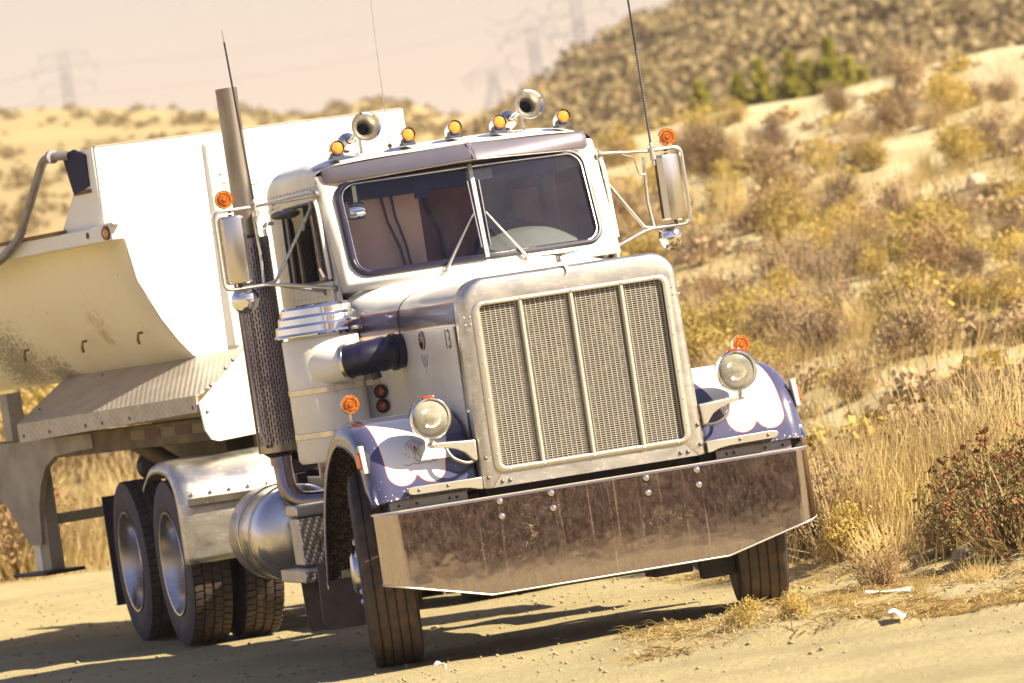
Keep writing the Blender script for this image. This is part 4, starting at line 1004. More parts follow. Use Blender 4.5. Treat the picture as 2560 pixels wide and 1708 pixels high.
# ---- head lamps on cast arms
for s in (-1, 1):
    cx, cy, cz = s * .858, .005, 1.305
    yw = 0
    b = MB(); b.lathe([(.094, -.005), (.104, -.018), (.112, -.012), (.113, .004), (.110, .02), (.104, .07), (.085, .115), (.05, .14), (.001, .148)], (cx, cy, cz), (0, 1, 0), 36); hl = b.build('headlight', 'chrome', T, ang=50)
    b = MB(); b.lathe([(.094, -.006), (.07, .02), (.04, .045), (.015, .05), (.001, .05)], (cx, cy, cz), (0, 1, 0), 30); b.build('reflector', 'reflector_metal', hl, ang=70)
    b = MB(); b.lathe([(.014, -.01), (.014, .045)], (cx, cy, cz), (0, 1, 0), 12, True); b.build('bulb_cap', 'dull_chrome', hl)
    b = MB(); b.lathe([(.094, -.004), (.08, -.014), (.05, -.024), (.02, -.029), (.001, -.030)], (cx, cy, cz), (0, 1, 0), 30); b.build('lens', 'lamp_glass', hl, ang=70)
    b = MB()
    for k in range(-11, 12):
        x = k * .0075; hh = math.sqrt(max(0, .086 ** 2 - x * x)); 
        def yl(zz, x=x): q = math.hypot(x, zz) / .094; return cy - .031 + .026 * q * q - .0015
        b.tube([(cx + x, yl(zz), cz + zz) for zz in (-hh, -hh * .5, 0, hh * .5, hh)], .0011, 3, False)
    b.build('lens_flutes', 'lamp_glass', hl, ang=0, kind='stuff')
    b = MB(); b.box(cx - .035, cx + .035, cy - .016, cy + .02, cz + .098, cz + .119); b.build('peep_light', 'amber_dark', hl, bevel=.006)
    b = MB(); b.lathe([(.026, 0), (.022, .012), (.012, .016), (.012, .05)], (s * .868, .03, 1.160), (0, 0, 1), 14, True); b.dome((s * .868, .03, 1.162), (0, 0, -1), .026, .02, 14, 4); b.build('swivel', 'dull_chrome', hl)
    # cast arm
    top = [(.630, 1.156), (.70, 1.160), (.80, 1.168), (.875, 1.170), (.885, 1.160), (.87, 1.146), (.80, 1.136), (.745, 1.122), (.70, 1.098), (.668, 1.062), (.652, 1.045), (.632, 1.045)]
    b = MB(); b.prism(top, lambda u, v: (s * u, .012, v), lambda u, v: (s * u, .055, v)); b.build('headlight_arm', 'cast_alu', T, bevel=.008)
    low = [(.632, .892), (.66, .896), (.70, .908), (.76, .914), (1.0, .916), (1.03, .922), (1.04, .938), (1.03, .952), (1.0, .958), (.70, .955), (.632, .955)]
    b = MB(); b.prism(low, lambda u, v: (s * u, -.002, v), lambda u, v: (s * u, .045, v)); br = b.build('fender_brace', 'cast_alu', T, bevel=.008)
    b = MB()
    for x in (.82, .98): b.dome((s * x, -.002, .938), (0, -1, 0), .009, .007, 10, 3)
    b.build('brace_bolts', 'bolt_dark', br)
    b = MB(); b.tube(arc([(s * .80, .03, 1.15), (s * .78, .0, 1.08), (s * .70, .0, 1.035), (s * .62, .06, 1.05)], .06), .009, 8); b.build('headlight_conduit', 'steel_grey', T)
    # fender inner wall beside the hood
    b = MB(); b.prism([(.17, .92), (.14, 1.05), (.30, 1.22), (.60, 1.30), (1.0, 1.18), (1.2, .95), (1.2, .8), (.2, .8)], lambda y, z: (s * .628, y, z), lambda y, z: (s * .634, y, z)); b.build('inner_fender', 'navy_paint', T)

# pinstriped flourish on the right fender's white scallop
P_, L_ = crom(FPROF, 200)
def on_f(x, v, s=-1):
    i = min(198, max(1, int(v / L_ * 199))); p = P_[i]; t = (P_[i + 1] - P_[i - 1]).normalized(); n = Vector((-t[1], t[0])); return (s * x, p[0] + n[0] * .0022, p[1] + n[1] * .0022)
cxs, cv = .93, .27
fls = []
for sg in (-1, 1):
    fls += [[(0 + sg * .006, .06), (sg * .020, .035), (sg * .016, .0), (sg * .005, -.02)], [(sg * .012, .075), (sg * .034, .05), (sg * .03, .02)], [(sg * .04, .05), (sg * .048, .03)], [(sg * .004, -.02), (sg * .018, -.045), (sg * .008, -.06), (0, -.07)],
            [(0, -.085), (sg * .03, -.08), (sg * .06, -.088), (sg * .085, -.08)], [(sg * .04, -.03), (sg * .05, -.04)], [(sg * .052, -.015), (sg * .064, -.025)]]
sp_ = [[.085 + .018 * math.cos(t) * (1 - t / 12), -.062 + .018 * math.sin(t) * (1 - t / 12)] for t in [k * .5 for k in range(-3, 12)]]
fls += [[(a, c) for a, c in sp_], [(0, .10), (.004, .085), (0, .06)]]
strokes('fender_pinstripe', [[on_f(cxs - a, cv + c) for a, c in q] for q in fls], .0013, 'ink', FL)
strokes('fender_pinstripe_heart', [[on_f(cxs - a, cv + c) for a, c in ((0, .03), (.006, .01), (0, -.01), (-.006, .01), (0, .03))]], .003, 'ink_red', FL)

# ---- wheels
def tyre_profile(wd, r, ribs):
    h = wd / 2; P = [(-h * .80, .315), (-h * .93, .335), (-h, .40), (-h * .985, .45), (-h * .93, r - .028), (-h * .90, r - .008)]
    tw = h * .88
    if ribs:
        n = 5; gw = .011; rw = (2 * tw - gw * (n - 1)) / n; x = -tw
        for i in range(n):
            P += [(x, r - (.006 if i in (0,) else 0)), (x + rw * .5, r + .001), (x + rw, r - (.006 if i == n - 1 else 0))]
            if i < n - 1: P += [(x + rw + .001, r - .013), (x + rw + gw - .001, r - .013)]
            x += rw + gw
    else: P += [(-tw, r - .012), (0, r - .011), (tw, r - .012)]
    return P + [(-a, q) for a, q in P[:6][::-1]]
def tyre_mesh(wd, r, ribs, n=72):
    b = MB(); P = tyre_profile(wd, r, ribs); b.lathe([(q, a) for a, q in P], (0, 0, 0), (1, 0, 0), n)
    # stepped sidewall rings
    return b
def make_wheel(kind, name='wheel'):
    ribs = kind == 'steer'; wd, r = (.285, .525) if ribs else (.272, .525)
    o = tyre_mesh(wd, r, ribs).build(name, 'tread_rubber' if ribs else 'rubber', T, ang=28)
    if ribs:
        b = MB()
        for s in (-1, 1): b.lathe([(.322, s * wd * .42), (.345, s * wd * .477), (.41, s * wd * .508), (.455, s * wd * .501), (.49, s * wd * .478)], (0, 0, 0), (1, 0, 0), 60)
        b.build('sidewall', 'rubber', o, ang=60)
    else:
        b = MB(); n = 64; tw = .116
        cols = [(-.118, -.064), (-.055, -.006), (.006, .055), (.064, .118)]
        for ci, (a, c) in enumerate(cols):
            for k in range(n):
                t0 = 2 * math.pi * (k + .5 * (ci % 2)) / n; sk = .012 * (1 if ci % 2 else -1); gap = .10 if ci in (0, 3) else .05
                def P(x, q, rad): t = t0 + 2 * math.pi / n * q + sk * (x - a) / .05; return (x, rad * math.cos(t), rad * math.sin(t))
                lo, hi = gap, 1 - gap; wv = .004
                top = [P(a + wv, lo, r), P(c, lo + .05, r), P(c - wv, .5, r), P(c, hi, r), P(a + wv, hi - .05, r), P(a, .5, r)]
                bot = [(x, y * (r - .014) / r, z * (r - .014) / r) for x, y, z in top]
                b.add(top + bot, [(0, 1, 2, 3, 4, 5)] + [(i, (i + 1) % 6, 6 + (i + 1) % 6, 6 + i) for i in range(6)])
        b.build('tread_blocks', 'tread_rubber', o, ang=0, recalc=False, kind='stuff')
    return o
def rim_dish(parent, s):       # deep outer dual rim, s = outward side
    b = MB(); b.lathe([(.318, s * .118), (.332, s * .128), (.330, s * .136), (.318, s * .134), (.306, s * .11), (.298, s * .03), (.292, -s * .015), (.255, -s * .03), (.14, -s * .035), (.125, -s * .02), (.12, s * .035), (.10, s * .05), (.001, s * .05)], (0, 0, 0), (1, 0, 0), 48); o = b.build('rim', 'tank_metal', parent, ang=50)
    b = MB()
    for k in range(10):
        t = 2 * math.pi * k / 10; b.lathe([(.016, 0), (.016, s * .035), (.009, s * .045)], (-s * .034, .168 * math.cos(t), .168 * math.sin(t)), (1, 0, 0), 8, False, True)
    b.build('lug_nuts', 'dull_chrome', parent, kind='stuff')
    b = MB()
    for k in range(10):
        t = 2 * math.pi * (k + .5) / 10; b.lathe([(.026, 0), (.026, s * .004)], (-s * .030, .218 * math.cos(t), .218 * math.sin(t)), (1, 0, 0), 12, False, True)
    b.build('hand_hole_dark_discs', 'dark_plastic', parent, kind='stuff')  # flat dark discs painted in place of shaded openings
STEER = R(13.5)
for s in (-1, 1):
    o = make_wheel('steer'); o.location = (s * 1.045, .715, .523); o.rotation_euler = (0, 0, -STEER)
    b = MB(); b.lathe([(.318, s * .118), (.334, s * .134), (.322, s * .140), (.30, s * .10), (.27, s * .075), (.20, s * .105), (.15, s * .118), (.12, s * .12), (.115, s * .17), (.09, s * .185), (.001, s * .19)], (0, 0, 0), (1, 0, 0), 44); b.build('rim', 'tank_metal', o, ang=50)
    b = MB()
    for k in range(10):
        t = 2 * math.pi * k / 10; b.lathe([(.017, 0), (.017, s * .035), (.009, s * .045)], (s * .112, .17 * math.cos(t), .17 * math.sin(t)), (1, 0, 0), 8, False, True)
    b.build('lug_nuts', 'dull_chrome', o, kind='stuff')
    b = MB(); b.lathe([(.21, -s * .14), (.21, -s * .02), (.05, -s * .01)], (0, 0, 0), (1, 0, 0), 24, True, True); b.build('brake_drum', 'rust', o)
    if s < 0:
        b = MB(); b.add([(-.137, -.4905, .19), (-.02, -.5275, .02 + .06), (-.02, -.5275, .088), (-.137, -.4905, .20)], [(0, 1, 2, 3)])
wd0 = make_wheel('drive'); first = True
for y in (5.483, 6.8):
    for s in (-1, 1):
        for xo, outer_ in ((1.092, True), (.762, False)):
            if first: o = wd0; first = False
            else:
                o = wd0.copy(); COL.objects.link(o); o.parent = T
                for ch in wd0.children:
                    if ch.name.startswith('tread'): c = ch.copy(); COL.objects.link(c); c.parent = o
            o.location = (s * xo, y, .523); o.rotation_euler = (R(7 * xo * 10), 0, 0)
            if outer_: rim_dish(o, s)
    b = MB()
# ---- air cleaner (right side only)
for s in (-1,):
    C = (s * 1.0, 1.62); b = MB(); b.lathe([(.20, 1.12), (.215, 1.14), (.215, 1.80), (.209, 1.812), (.001, 1.812)], (C[0], C[1], 0), (0, 0, 1), 48, True); ac = b.build('air_cleaner', 'white_paint', T, ang=40)
    b = MB(); b.lathe([(.235, 1.822), (.247, 1.824), (.251, 1.832), (.242, 1.845), (.240, 1.878), (.232, 1.89), (.222, 1.893), (.220, 1.925), (.210, 1.938), (.200, 1.941), (.198, 1.975), (.185, 1.990), (.10, 1.998), (.001, 2.0)], (C[0], C[1], 0), (0, 0, 1), 56, True); b.build('air_cleaner_cap', 'chrome', ac, ang=30)
    for z in (1.50, 1.255):
        b = MB(); b.lathe([(.217, z), (.2195, z + .002), (.2195, z + .032), (.217, z + .034)], (C[0], C[1], 0), (0, 0, 1), 48); st = b.build('strap', 'dull_chrome', ac)
        b = MB(); b.box(s * (1.0) - .012, s * 1.0 + .012, 1.388, 1.402, z - .004, z + .038); b.bar((s * .80, 1.52, z + .017), (s * .645, 1.60, z + .02), .006, .034); b.build('strap_clamp', 'dull_chrome', st)
    # white bell and rubber elbow into the hood
    pth = [Vector((s * 1.02, 1.52, 1.648)), Vector((s * 1.0, 1.44, 1.648)), Vector((s * .965, 1.375, 1.650)), Vector((s * .925, 1.335, 1.652))]
    b = MB(); b.tube(pth, [.135, .115, .102, .096], 26, True); b.build('intake_bell', 'white_paint', ac, ang=60)
    hp = [Vector(p) for p in ((s * .94, 1.345, 1.651), (s * .90, 1.315, 1.655), (s * .83, 1.295, 1.66), (s * .75, 1.30, 1.665), (s * .68, 1.32, 1.667), (s * .60, 1.335, 1.668))]
    pts = []
    for k in range(len(hp) - 1):
        for j in range(6): pts.append(hp[k].lerp(hp[k + 1], j / 6))
    rs = [.092 + .004 * (1 if (i // 3) % 3 == 0 else 0) for i in range(len(pts))]
    b = MB(); b.tube(pts, rs, 26, False); hs = b.build('intake_hose', 'black_hose', T, ang=35)
    for k in (1, len(pts) - 5):
        d = (pts[k + 1] - pts[k - 1]).normalized(); b = MB(); b.lathe([(.098, -.012), (.103, -.010), (.103, .010), (.098, .012)], pts[k], d, 28); b.build('hose_clamp', 'gasket' if k > 1 else 'dull_chrome', hs)
    b = MB(); b.tube([(s * .80, 1.285, 1.575), (s * .79, 1.285, 1.535)], .028, 12); b.build('hose_drain', 'black_hose', hs)

# ---- exhaust stacks with slotted heat shields
def shield(c, r, z0, z1, ncol, slot, web, gapw):
    b = MB(); n = ncol; dz = slot + web
    for k in range(n):
        t0 = 2 * math.pi * k / n; tw = 2 * math.pi / n; hs = tw * gapw / 2
        def P(t, z): return (c[0] + r * math.cos(t), c[1] + r * math.sin(t), z)
        b.add([P(t0 + hs, z0), P(t0 + tw - hs, z0), P(t0 + tw - hs, z1), P(t0 + hs, z1)], [(0, 1, 2, 3)])
        z = z0 + .055 - (dz / 2 if k % 2 else 0); b.add([P(t0 - hs, z0), P(t0 + hs, z0), P(t0 + hs, z), P(t0 - hs, z)], [(0, 1, 2, 3)])
        while z < z1 - .06:
            zt = z + slot; zn = min(z + dz, z1) if z + dz < z1 - .06 else z1
            b.add([P(t0 - hs, zt), P(t0 + hs, zt), P(t0 + hs, zn), P(t0 - hs, zn)], [(0, 1, 2, 3)]); z += dz
    return b
for s in (-1,):
    C = (s * 1.02, 2.93)
    b = MB(); b.lathe([(.063, 2.30), (.063, 3.312), (.058, 3.312), (.058, 3.1), (.001, 3.1)], (*C, 0), (0, 0, 1), 28); stk = b.build('exhaust_stack', 'stack_metal', T, ang=40)
    b = MB(); b.lathe([(.05, 1.14), (.10, 1.18), (.10, 2.36), (.066, 2.44), (.064, 2.45)], (*C, 0), (0, 0, 1), 28); b.build('muffler', 'frame_black', stk)
    b = shield(C, .118, 1.185, 2.43, 44, .034, .010, .42); b.build('heat_shield', 'shield_metal', stk, ang=0, recalc=True, solid=.0, kind='stuff')
    b = MB()
    b.bar((C[0] + s * .118, C[1], 1.185), (C[0] + s * .118, C[1], 2.43), .022, .010, (s, 0, 0)); b.lathe([(.1195, 1.18), (.1195, 1.225)], (*C, 0), (0, 0, 1), 40); b.build('shield_seam', 'stack_metal', stk)
    b = MB(); b.tube(arc([(C[0] + s * .09, C[1] - .10, 1.22), (C[0] + s * .10, C[1] - .15, 1.22), (C[0] + s * .125, C[1] - .13, 1.32), (C[0] + s * .13, C[1] - .12, 2.0)], .04), .011, 8); b.build('shield_handle', 'shield_metal', stk)
    b = MB(); b.tube(arc([(C[0], C[1], 1.20), (C[0] - s * .0, C[1] - .06, .88), (s * .78, 2.72, .865), (s * .45, 2.5, .865)], .17, 12), .056, 18); b.lathe([(.062, 1.10), (.062, 1.15)], (*C, 0), (0, 0, 1), 20); b.build('exhaust_elbow', 'burnt_pipe', stk)
    b = MB(); b.bar((s * .80, 3.10, 1.9), (s * 1.0, 2.95, 1.9), .03, .05); b.bar((s * .80, 3.10, 1.4), (s * 1.0, 2.95, 1.4), .03, .05); b.build('stack_bracket', 'steel_grey', stk)
# ---- fuel tanks, steps, boxes
for s in (-1, 1):
    c = (s * .925, 0, .69); r = .285
    b = MB(); b.lathe([(.001, 2.955), (.12, 2.965), (.22, 3.00), (.272, 3.05), (r, 3.08), (r, 3.78), (.26, 3.82), (.001, 3.84)], c, (0, 1, 0), 48); tk = b.build('fuel_tank', 'tank_metal', T, ang=35)
    for y in (3.20, 3.52):
        b = MB(); b.lathe([(r + .001, y), (r + .007, y + .003), (r + .007, y + .045), (r + .001, y + .048)], c, (0, 1, 0), 48); b.lathe([(r + .008, y + .012), (r + .008, y + .036)], c, (0, 1, 0), 48); b.build('tank_strap', 'dull_chrome', tk)
        b = MB(); b.box(s * .85 - .03, s * .85 + .03, y - .01, y + .06, .965, 1.03); b.build('strap_bracket', 'frame_black', tk)
    b = MB(); b.box(min(s * .6, s * 1.12), max(s * .6, s * 1.12), 2.30, 2.52, .53, .80); bx = b.build('battery_box', 'diamond_plate', T, bevel=.008)
    b = MB(); b.box(min(s * .59, s * 1.13), max(s * .59, s * 1.13), 2.28, 2.54, .81, .872); b.build('battery_box_lid', 'tank_metal', bx, bevel=.01)
    b = MB(); b.tube([(s * 1.02, 2.292, .69), (s * 1.02, 2.27, .66), (s * 1.02, 2.292, .60)], .008, 6); b.build('box_latch', 'rust', bx)
    b = MB(); b.box(min(s * .6, s * 1.2), max(s * .6, s * 1.2), 1.98, 2.58, .445, .515); stp = b.build('cab_step', 'diamond_plate', T, bevel=.006)
    b = MB()
    for x in (.98, 1.14): b.dome((s * x, 1.98, .47), (0, -1, 0), .011, .008, 10, 3)
    b.build('step_bolts', 'dull_chrome', stp)
    b = MB(); b.prism([(.90, .44), (1.13, .44), (1.125, .17), (1.10, .145), (.96, .145), (.90, .2)], lambda u, v: (s * u, 2.40, v), lambda u, v: (s * u, 2.412, v)); b.build('step_flap', 'flap_rubber', T)
    b = MB(); b.box(min(s * .55, s * .80), max(s * .55, s * .80), 1.86, 2.9, 1.02, 1.15); b.build('cab_sill', 'white_paint', T, bevel=.01)
    b = MB(); b.box(min(s * .86, s * .92), max(s * .86, s * .92), 2.42, 2.46, 1.0, 1.1); l = b.build('sill_lamp', 'housing', T, bevel=.004)
    b = MB(); b.dome((s * .89, 2.418, 1.05), (0, -1, 0), .02, .012, 12, 3); b.build('lens', 'amber_dark', l)
    # quarter fenders over the drive wheels
    prof = [(4.875, .525), (4.87, .70), (4.875, .88), (4.93, 1.02), (5.06, 1.125), (5.25, 1.165), (5.48, 1.17), (5.72, 1.14), (5.95, 1.05)]
    Q, _ = crom(prof, 40); loops = []
    for i, p in enumerate(Q):
        t = (Q[min(i + 1, 39)] - Q[max(i - 1, 0)]).normalized(); nn = Vector((-t[1], t[0])); loops.append([(s * x, p[0] - nn[0] * d, p[1] - nn[1] * d) for x, d in ((.56, .02), (.575, .0), (.8, 0), (1.0, 0), (1.16, .0), (1.205, .006), (1.235, .022), (1.250, .05), (1.252, .075))])
    b = MB(); b.loft(loops, False); qf = b.build('quarter_fender', 'alu', T, ang=60, solid=.004)
    b = MB(); b.bar((s * .58, 4.845, .905), (s * 1.20, 4.845, .905), .035, .045); st = b.build('fender_strip', 'stack_metal', qf, bevel=.003)
    b = MB()
    for k in range(5): b.dome((s * (.68 + k * .12), 4.872 + .012, .955), (0, -1, .2), .012, .008, 10, 3)
    b.build('strip_bolts', 'alu', st)
    b = MB(); b.box(min(s * .7, s * 1.0), max(s * .7, s * 1.0), 5.80, 5.86, .92, 1.02); b.build('fender_bracket', 'frame_black', T)
    b = MB(); b.box(min(s * .6, s * 1.22), max(s * .6, s * 1.22), 7.50, 7.515, .22, .95); b.build('rear_mud_flap', 'rubber', T)
# ------------------------------------------------------------------ bottom-dump hopper trailer, coupled at an angle
TR = empty('hopper_trailer', (0, 6.1, 0), R(15), 'cream steel hopper dump trailer with curved tub coupled behind the truck', 'trailer')
out = [(-1.14, 3.205), (-1.148, 2.70), (-1.02, 2.60), (-.975, 2.33), (-.845, 2.06), (-.745, 1.905), (-.65, 1.79)]
poly = out + [(-a, z) for a, z in out[::-1]]
b = MB(); b.prism(poly, lambda x, z: (x, .35, z), lambda x, z: (x, .37, z)); fwall = b.build('front_wall', 'trailer_paint', TR)
b = MB(); b.bar((-1.14, .36, 3.21), (1.14, .36, 3.208), .03, .010); b.build('front_wall_rim', 'trailer_steel', fwall, bevel=.003)
b = MB(); b.loft([[(-.40, .3485, 1.82), (-.30, .3485, 1.82), (-.33, .3485, 3.15), (-.37, .3485, 3.15)], [(-.365, .30, 1.82), (-.345, .30, 1.82), (-.352, .325, 3.12), (-.358, .325, 3.12)]], True, False, True); b.build('front_rib', 'trailer_paint', fwall)
b = MB(); b.box(-1.13, 1.13, .344, .3495, 2.655, 2.675); b.build('front_weld_seam', 'trailer_paint', fwall)
# rust runs and chips on the front wall
for (x, z, w_, h_) in ((-.27, 2.93, .012, .012), (-.20, 2.93, .008, .008), (-.25, 2.87, .02, .006), (-.24, 2.83, .008, .008), (-.05, 2.84, .07, .006), (-.34, 2.66, .02, .015)):
    b = MB(); rg = random.Random(int(x * 100) + int(z * 100)); n = 10; b.fill([[(x + w_ * (.6 + .5 * rg.random()) * math.cos(2 * math.pi * k / n), z + h_ * (.6 + .5 * rg.random()) * math.sin(2 * math.pi * k / n)) for k in range(n)]], lambda u, v: (u, .3475, v)); b.build('rust_patch', 'rust', fwall, ang=0)
# tub
sec = [(-1.15, 2.66), (-1.02, 2.60), (-1.0, 2.47), (-.97, 2.33), (-.915, 2.19), (-.845, 2.06), (-.80, 1.98), (-.745, 1.905), (-.70, 1.84), (-.64, 1.775)]
def tub_loop(y):
    k = min(1, max(0, (y - 5.6) / 2.4)); P = []
    for x, z in sec: P.append((x, z))
    P.append((-.62 + .25 * k, 1.76 - .55 * k)); P.append((-.50 + .25 * k, 1.74 - .75 * k))
    L1 = [(x, y, z) for x, z in P]; return L1 + [(-x, y, z) for x, z in P[::-1]]
b = MB(); b.loft([tub_loop(y) for y in (.372, 1.0, 1.7, 2.3, 2.7, 3.2, 3.9, 5.6, 8.0, 11.0)], False); tub = b.build('tub', 'tub_paint', TR, ang=50, solid=.01)
b = MB(); b.fill([[(x, z) for x, z in [(p[0], p[2]) for p in tub_loop(11.0)]]], lambda x, z: (x, 11.01, z)); b.build('rear_wall', 'tub_paint', TR)
for s in (-1, 1):
    b = MB(); b.box(min(s * 1.12, s * 1.205), max(s * 1.12, s * 1.205), .16, 11.0, 2.60, 2.695); rail = b.build('top_rail', 'trailer_paint', TR, bevel=.004)
    b = MB(); b.box(min(s * 1.10, s * 1.215), max(s * 1.10, s * 1.215), .9, 11.0, 2.697, 2.72); b.build('rail_cap', 'rust', rail)
    b = MB(); b.box(min(s * 1.14, s * 1.215), max(s * 1.14, s * 1.215), .10, .33, 2.697, 2.712); b.build('lamp_hood', 'trailer_paint', rail)
    b = MB(); b.lathe([(.042, 0), (.044, .01), (.038, .016)], (s * 1.206, .22, 2.648), (s, -.2, 0), 22); l = b.build('clearance_lamp', 'dark_plastic', rail)
    b = MB(); b.dome((s * 1.212, .22, 2.648), (s, -.2, 0), .036, .016, 18, 4); b.build('lens', 'amber_lens', l)
    b = MB(); b.lathe([(.022, 0), (.022, .002)], (s * 1.206, .50, 2.655), (s, 0, 0), 14, False, True); b.build('rail_dark_disc', 'dark_plastic', rail)  # dark disc on the rail, coloured like a shaded hole
    gp = [(.362, 3.205), (.74, 3.20), (.70, 2.96), (.95, 2.72), (.95, 2.697), (.362, 2.697)]
    b = MB(); b.prism(gp, lambda y, z: (s * 1.13, y, z), lambda y, z: (s * 1.155, y, z)); g = b.build('corner_gusset', 'trailer_paint', TR)
    b = MB(); b.prism([(.45, 3.17), (.60, 3.22), (.78, 3.20), (.70, 2.96), (.68, 2.93), (.46, 2.97)], lambda y, z: (s * 1.156, y, z), lambda y, z: (s * 1.168, y, z)); b.build('tarp_flap', 'cloth_blue', g)
    b = MB(); b.box(min(s * 1.156, s * 1.166), max(s * 1.156, s * 1.166), .45, .69, 2.925, 2.95); b.build('flap_rust', 'rust', g)
    b = MB(); b.tube(arc([(s * 1.16, .70, 3.19), (s * 1.25, .78, 3.20), (s * 1.25, .90, 3.18), (s * 1.25, 1.40, 2.73), (s * 1.25, 1.75, 2.60), (s * 1.25, 2.6, 2.50)], .10), .03, 12); b.lathe([(.045, 0), (.045, .03)], (s * 1.24, .76, 3.198), (0, 1, 0), 14, True, True); b.build('tarp_tube', 'steel_grey', TR)
    # hooks and scuffs on the tub side
    for y, xk, zk in ((.62, .83, 1.99), (1.45, .83, 1.99), (2.35, .83, 1.99)):
        b = MB(); b.tube([(s * (xk + .03), y, zk), (s * (xk + .06), y, zk + .0), (s * (xk + .06), y + .02, zk - .04), (s * (xk + .05), y + .03, zk - .07)], .010, 6); b.build('tub_hook', 'rust', tub)
    # sloping tread-plate wing over the coupling and its skirt
    pl = [(-.66, 1.55, 1.20), (1.98, 1.51, 1.20), (2.30, 1.785, .62), (-.66, 1.80, .62)]
    b = MB(); b.add([(s * x, y, z) for y, z, x in pl] + [(s * x, y, z - .012) for y, z, x in pl], [(0, 1, 2, 3), (7, 6, 5, 4), (0, 4, 5, 1), (1, 5, 6, 2), (2, 6, 7, 3), (3, 7, 4, 0)]); wing = b.build('deck_wing', 'diamond_deck', TR, ang=0)
    b = MB(); b.add([(s * 1.203, -.66, 1.545), (s * 1.203, 1.98, 1.505), (s * 1.203, 1.98, 1.385), (s * 1.203, -.66, 1.445), (s * 1.19, -.66, 1.545), (s * 1.19, 1.98, 1.505), (s * 1.19, 1.98, 1.385), (s * 1.19, -.66, 1.445)], [(0, 1, 2, 3), (4, 7, 6, 5), (0, 4, 5, 1), (1, 5, 6, 2), (2, 6, 7, 3), (3, 7, 4, 0)]); fl_ = b.build('deck_skirt', 'diamond_deck', wing, ang=0)
    b = MB()
    for y in (-.60, .30, .70, .95, 1.5, 1.9): b.dome((s * 1.203, y, 1.465 - .02 * y), (s, 0, 0), .014, .008, 10, 3)
    for y, q in ((1.85, .2), (1.6, .85), (.35, .93), (.0, .55), (-.3, .4)): b.dome((s * (1.20 - .58 * q), y, 1.535 + .25 * q), (-.4 * s, 0, 1), .014, .01, 8, 3)
    b.build('deck_bolts', 'bolt_dark', wing)
    b = MB(); b.prism([(1.20, 1.50), (1.185, 1.33), (1.15, 1.265), (1.09, 1.245), (.45, 1.27), (.45, 1.86), (.78, 1.82)], lambda x, z: (s * x, -.685, z), lambda x, z: (s * x, -.67, z)); gd = b.build('splash_guard', 'trailer_paint', TR, bevel=.004)
    b = MB()
    for x, z in ((1.10, 1.60), (.98, 1.69), (1.15, 1.44), (.92, 1.735)): b.dome((s * x, -.685, z), (0, -1, 0), .013, .008, 10, 3)
    b.build('guard_bolts', 'bolt_dark', gd)
    # lower frame, tape, legs
    b = MB(); b.box(min(s * .92, s * 1.02), max(s * .92, s * 1.02), -.6, 2.7, 1.25, 1.40); fr = b.build('side_beam', 'beam_yellow', TR, bevel=.006)
    for k in range(5):
        y = -.4 + k * .22; b = MB(); b.box(min(s * 1.021, s * 1.023), max(s * 1.021, s * 1.023), y, y + .2, 1.31, 1.37); b.build('reflective_tape', 'tape_red' if k % 2 else 'tape_white', fr, ang=0)
    leg = [(1.25, 1.385), (1.25, 1.29), (1.55, 1.28), (1.85, 1.26), (2.0, 1.20), (2.12, 1.08), (2.19, .95), (2.24, .68), (2.42, .68), (2.72, .98), (3.4, 1.1), (3.4, 1.385)]
    b = MB(); b.prism(leg, lambda y, z: (s * .985, y, z), lambda y, z: (s * 1.03, y, z)); b.build('leg_gusset', 'trailer_steel', TR)
    b = MB(); b.box(min(s * .90, s * 1.0), max(s * .90, s * 1.0), 2.20, 2.33, .50, 1.30); lg = b.build('landing_leg', 'trailer_steel', TR, bevel=.006)
    b = MB(); b.box(min(s * .91, s * .99), max(s * .91, s * .99), 2.36, 2.46, .50, .70); b.build('leg_plate', 'trailer_paint', lg)
    b = MB(); b.box(min(s * .80, s * 1.10), max(s * .80, s * 1.10), 2.10, 2.62, .475, .498); b.build('leg_foot', 'frame_black', lg, bevel=.006)
    b = MB(); b.tube([(s * .9, .9, 1.3), (s * .6, .5, .95)], .06, 12); b.build('brace_tube', 'beam_yellow', TR)
    b = MB(); b.box(min(s * .55, s * .75), max(s * .55, s * .75), -.1, .05, .98, 1.35); b.build('king_post', 'beam_yellow', TR)
    b = MB(); b.box(min(s * 1.0, s * 1.11), max(s * 1.0, s * 1.11), 2.28, 2.40, 1.40, 1.72); b.build('tub_strut', 'trailer_steel', TR, bevel=.004)
b = MB(); b.box(-.92, .92, 2.25, 2.32, .80, .87); b.build('leg_cross_bar', 'trailer_steel', TR)
b = MB(); b.box(-1.0, 1.0, -.6, 2.6, 1.41, 1.44); b.box(-.45, .45, -.6, 1.5, 1.10, 1.41); b.build('coupler_deck', 'trailer_steel', TR)
b = MB(); b.lathe([(.001, -.10), (.07, -.09), (.10, -.03), (.10, .03), (.07, .09), (.001, .10)], (-.72, 1.05, 1.12), (.4, .9, 0), 18); b.tube([(-.72, 1.05, 1.2), (-.72, 1.05, 1.3)], .02, 6); b.build('air_chamber', 'frame_black', TR)
b = MB(); b.box(-.5, .5, 8.6, 11.2, .95, 1.15); b.build('rear_frame', 'beam_yellow', TR)
for y in (9.6, 10.85):
    for s in (-1, 1):
        for x in (1.09, .76):
            o = wd0.copy(); COL.objects.link(o); o.parent = TR; o.name = 'trailer_wheel'; o.location = (s * x, y, .525)
            for ch in wd0.children:
                if ch.name.startswith('tread'): c = ch.copy(); COL.objects.link(c); c.parent = o
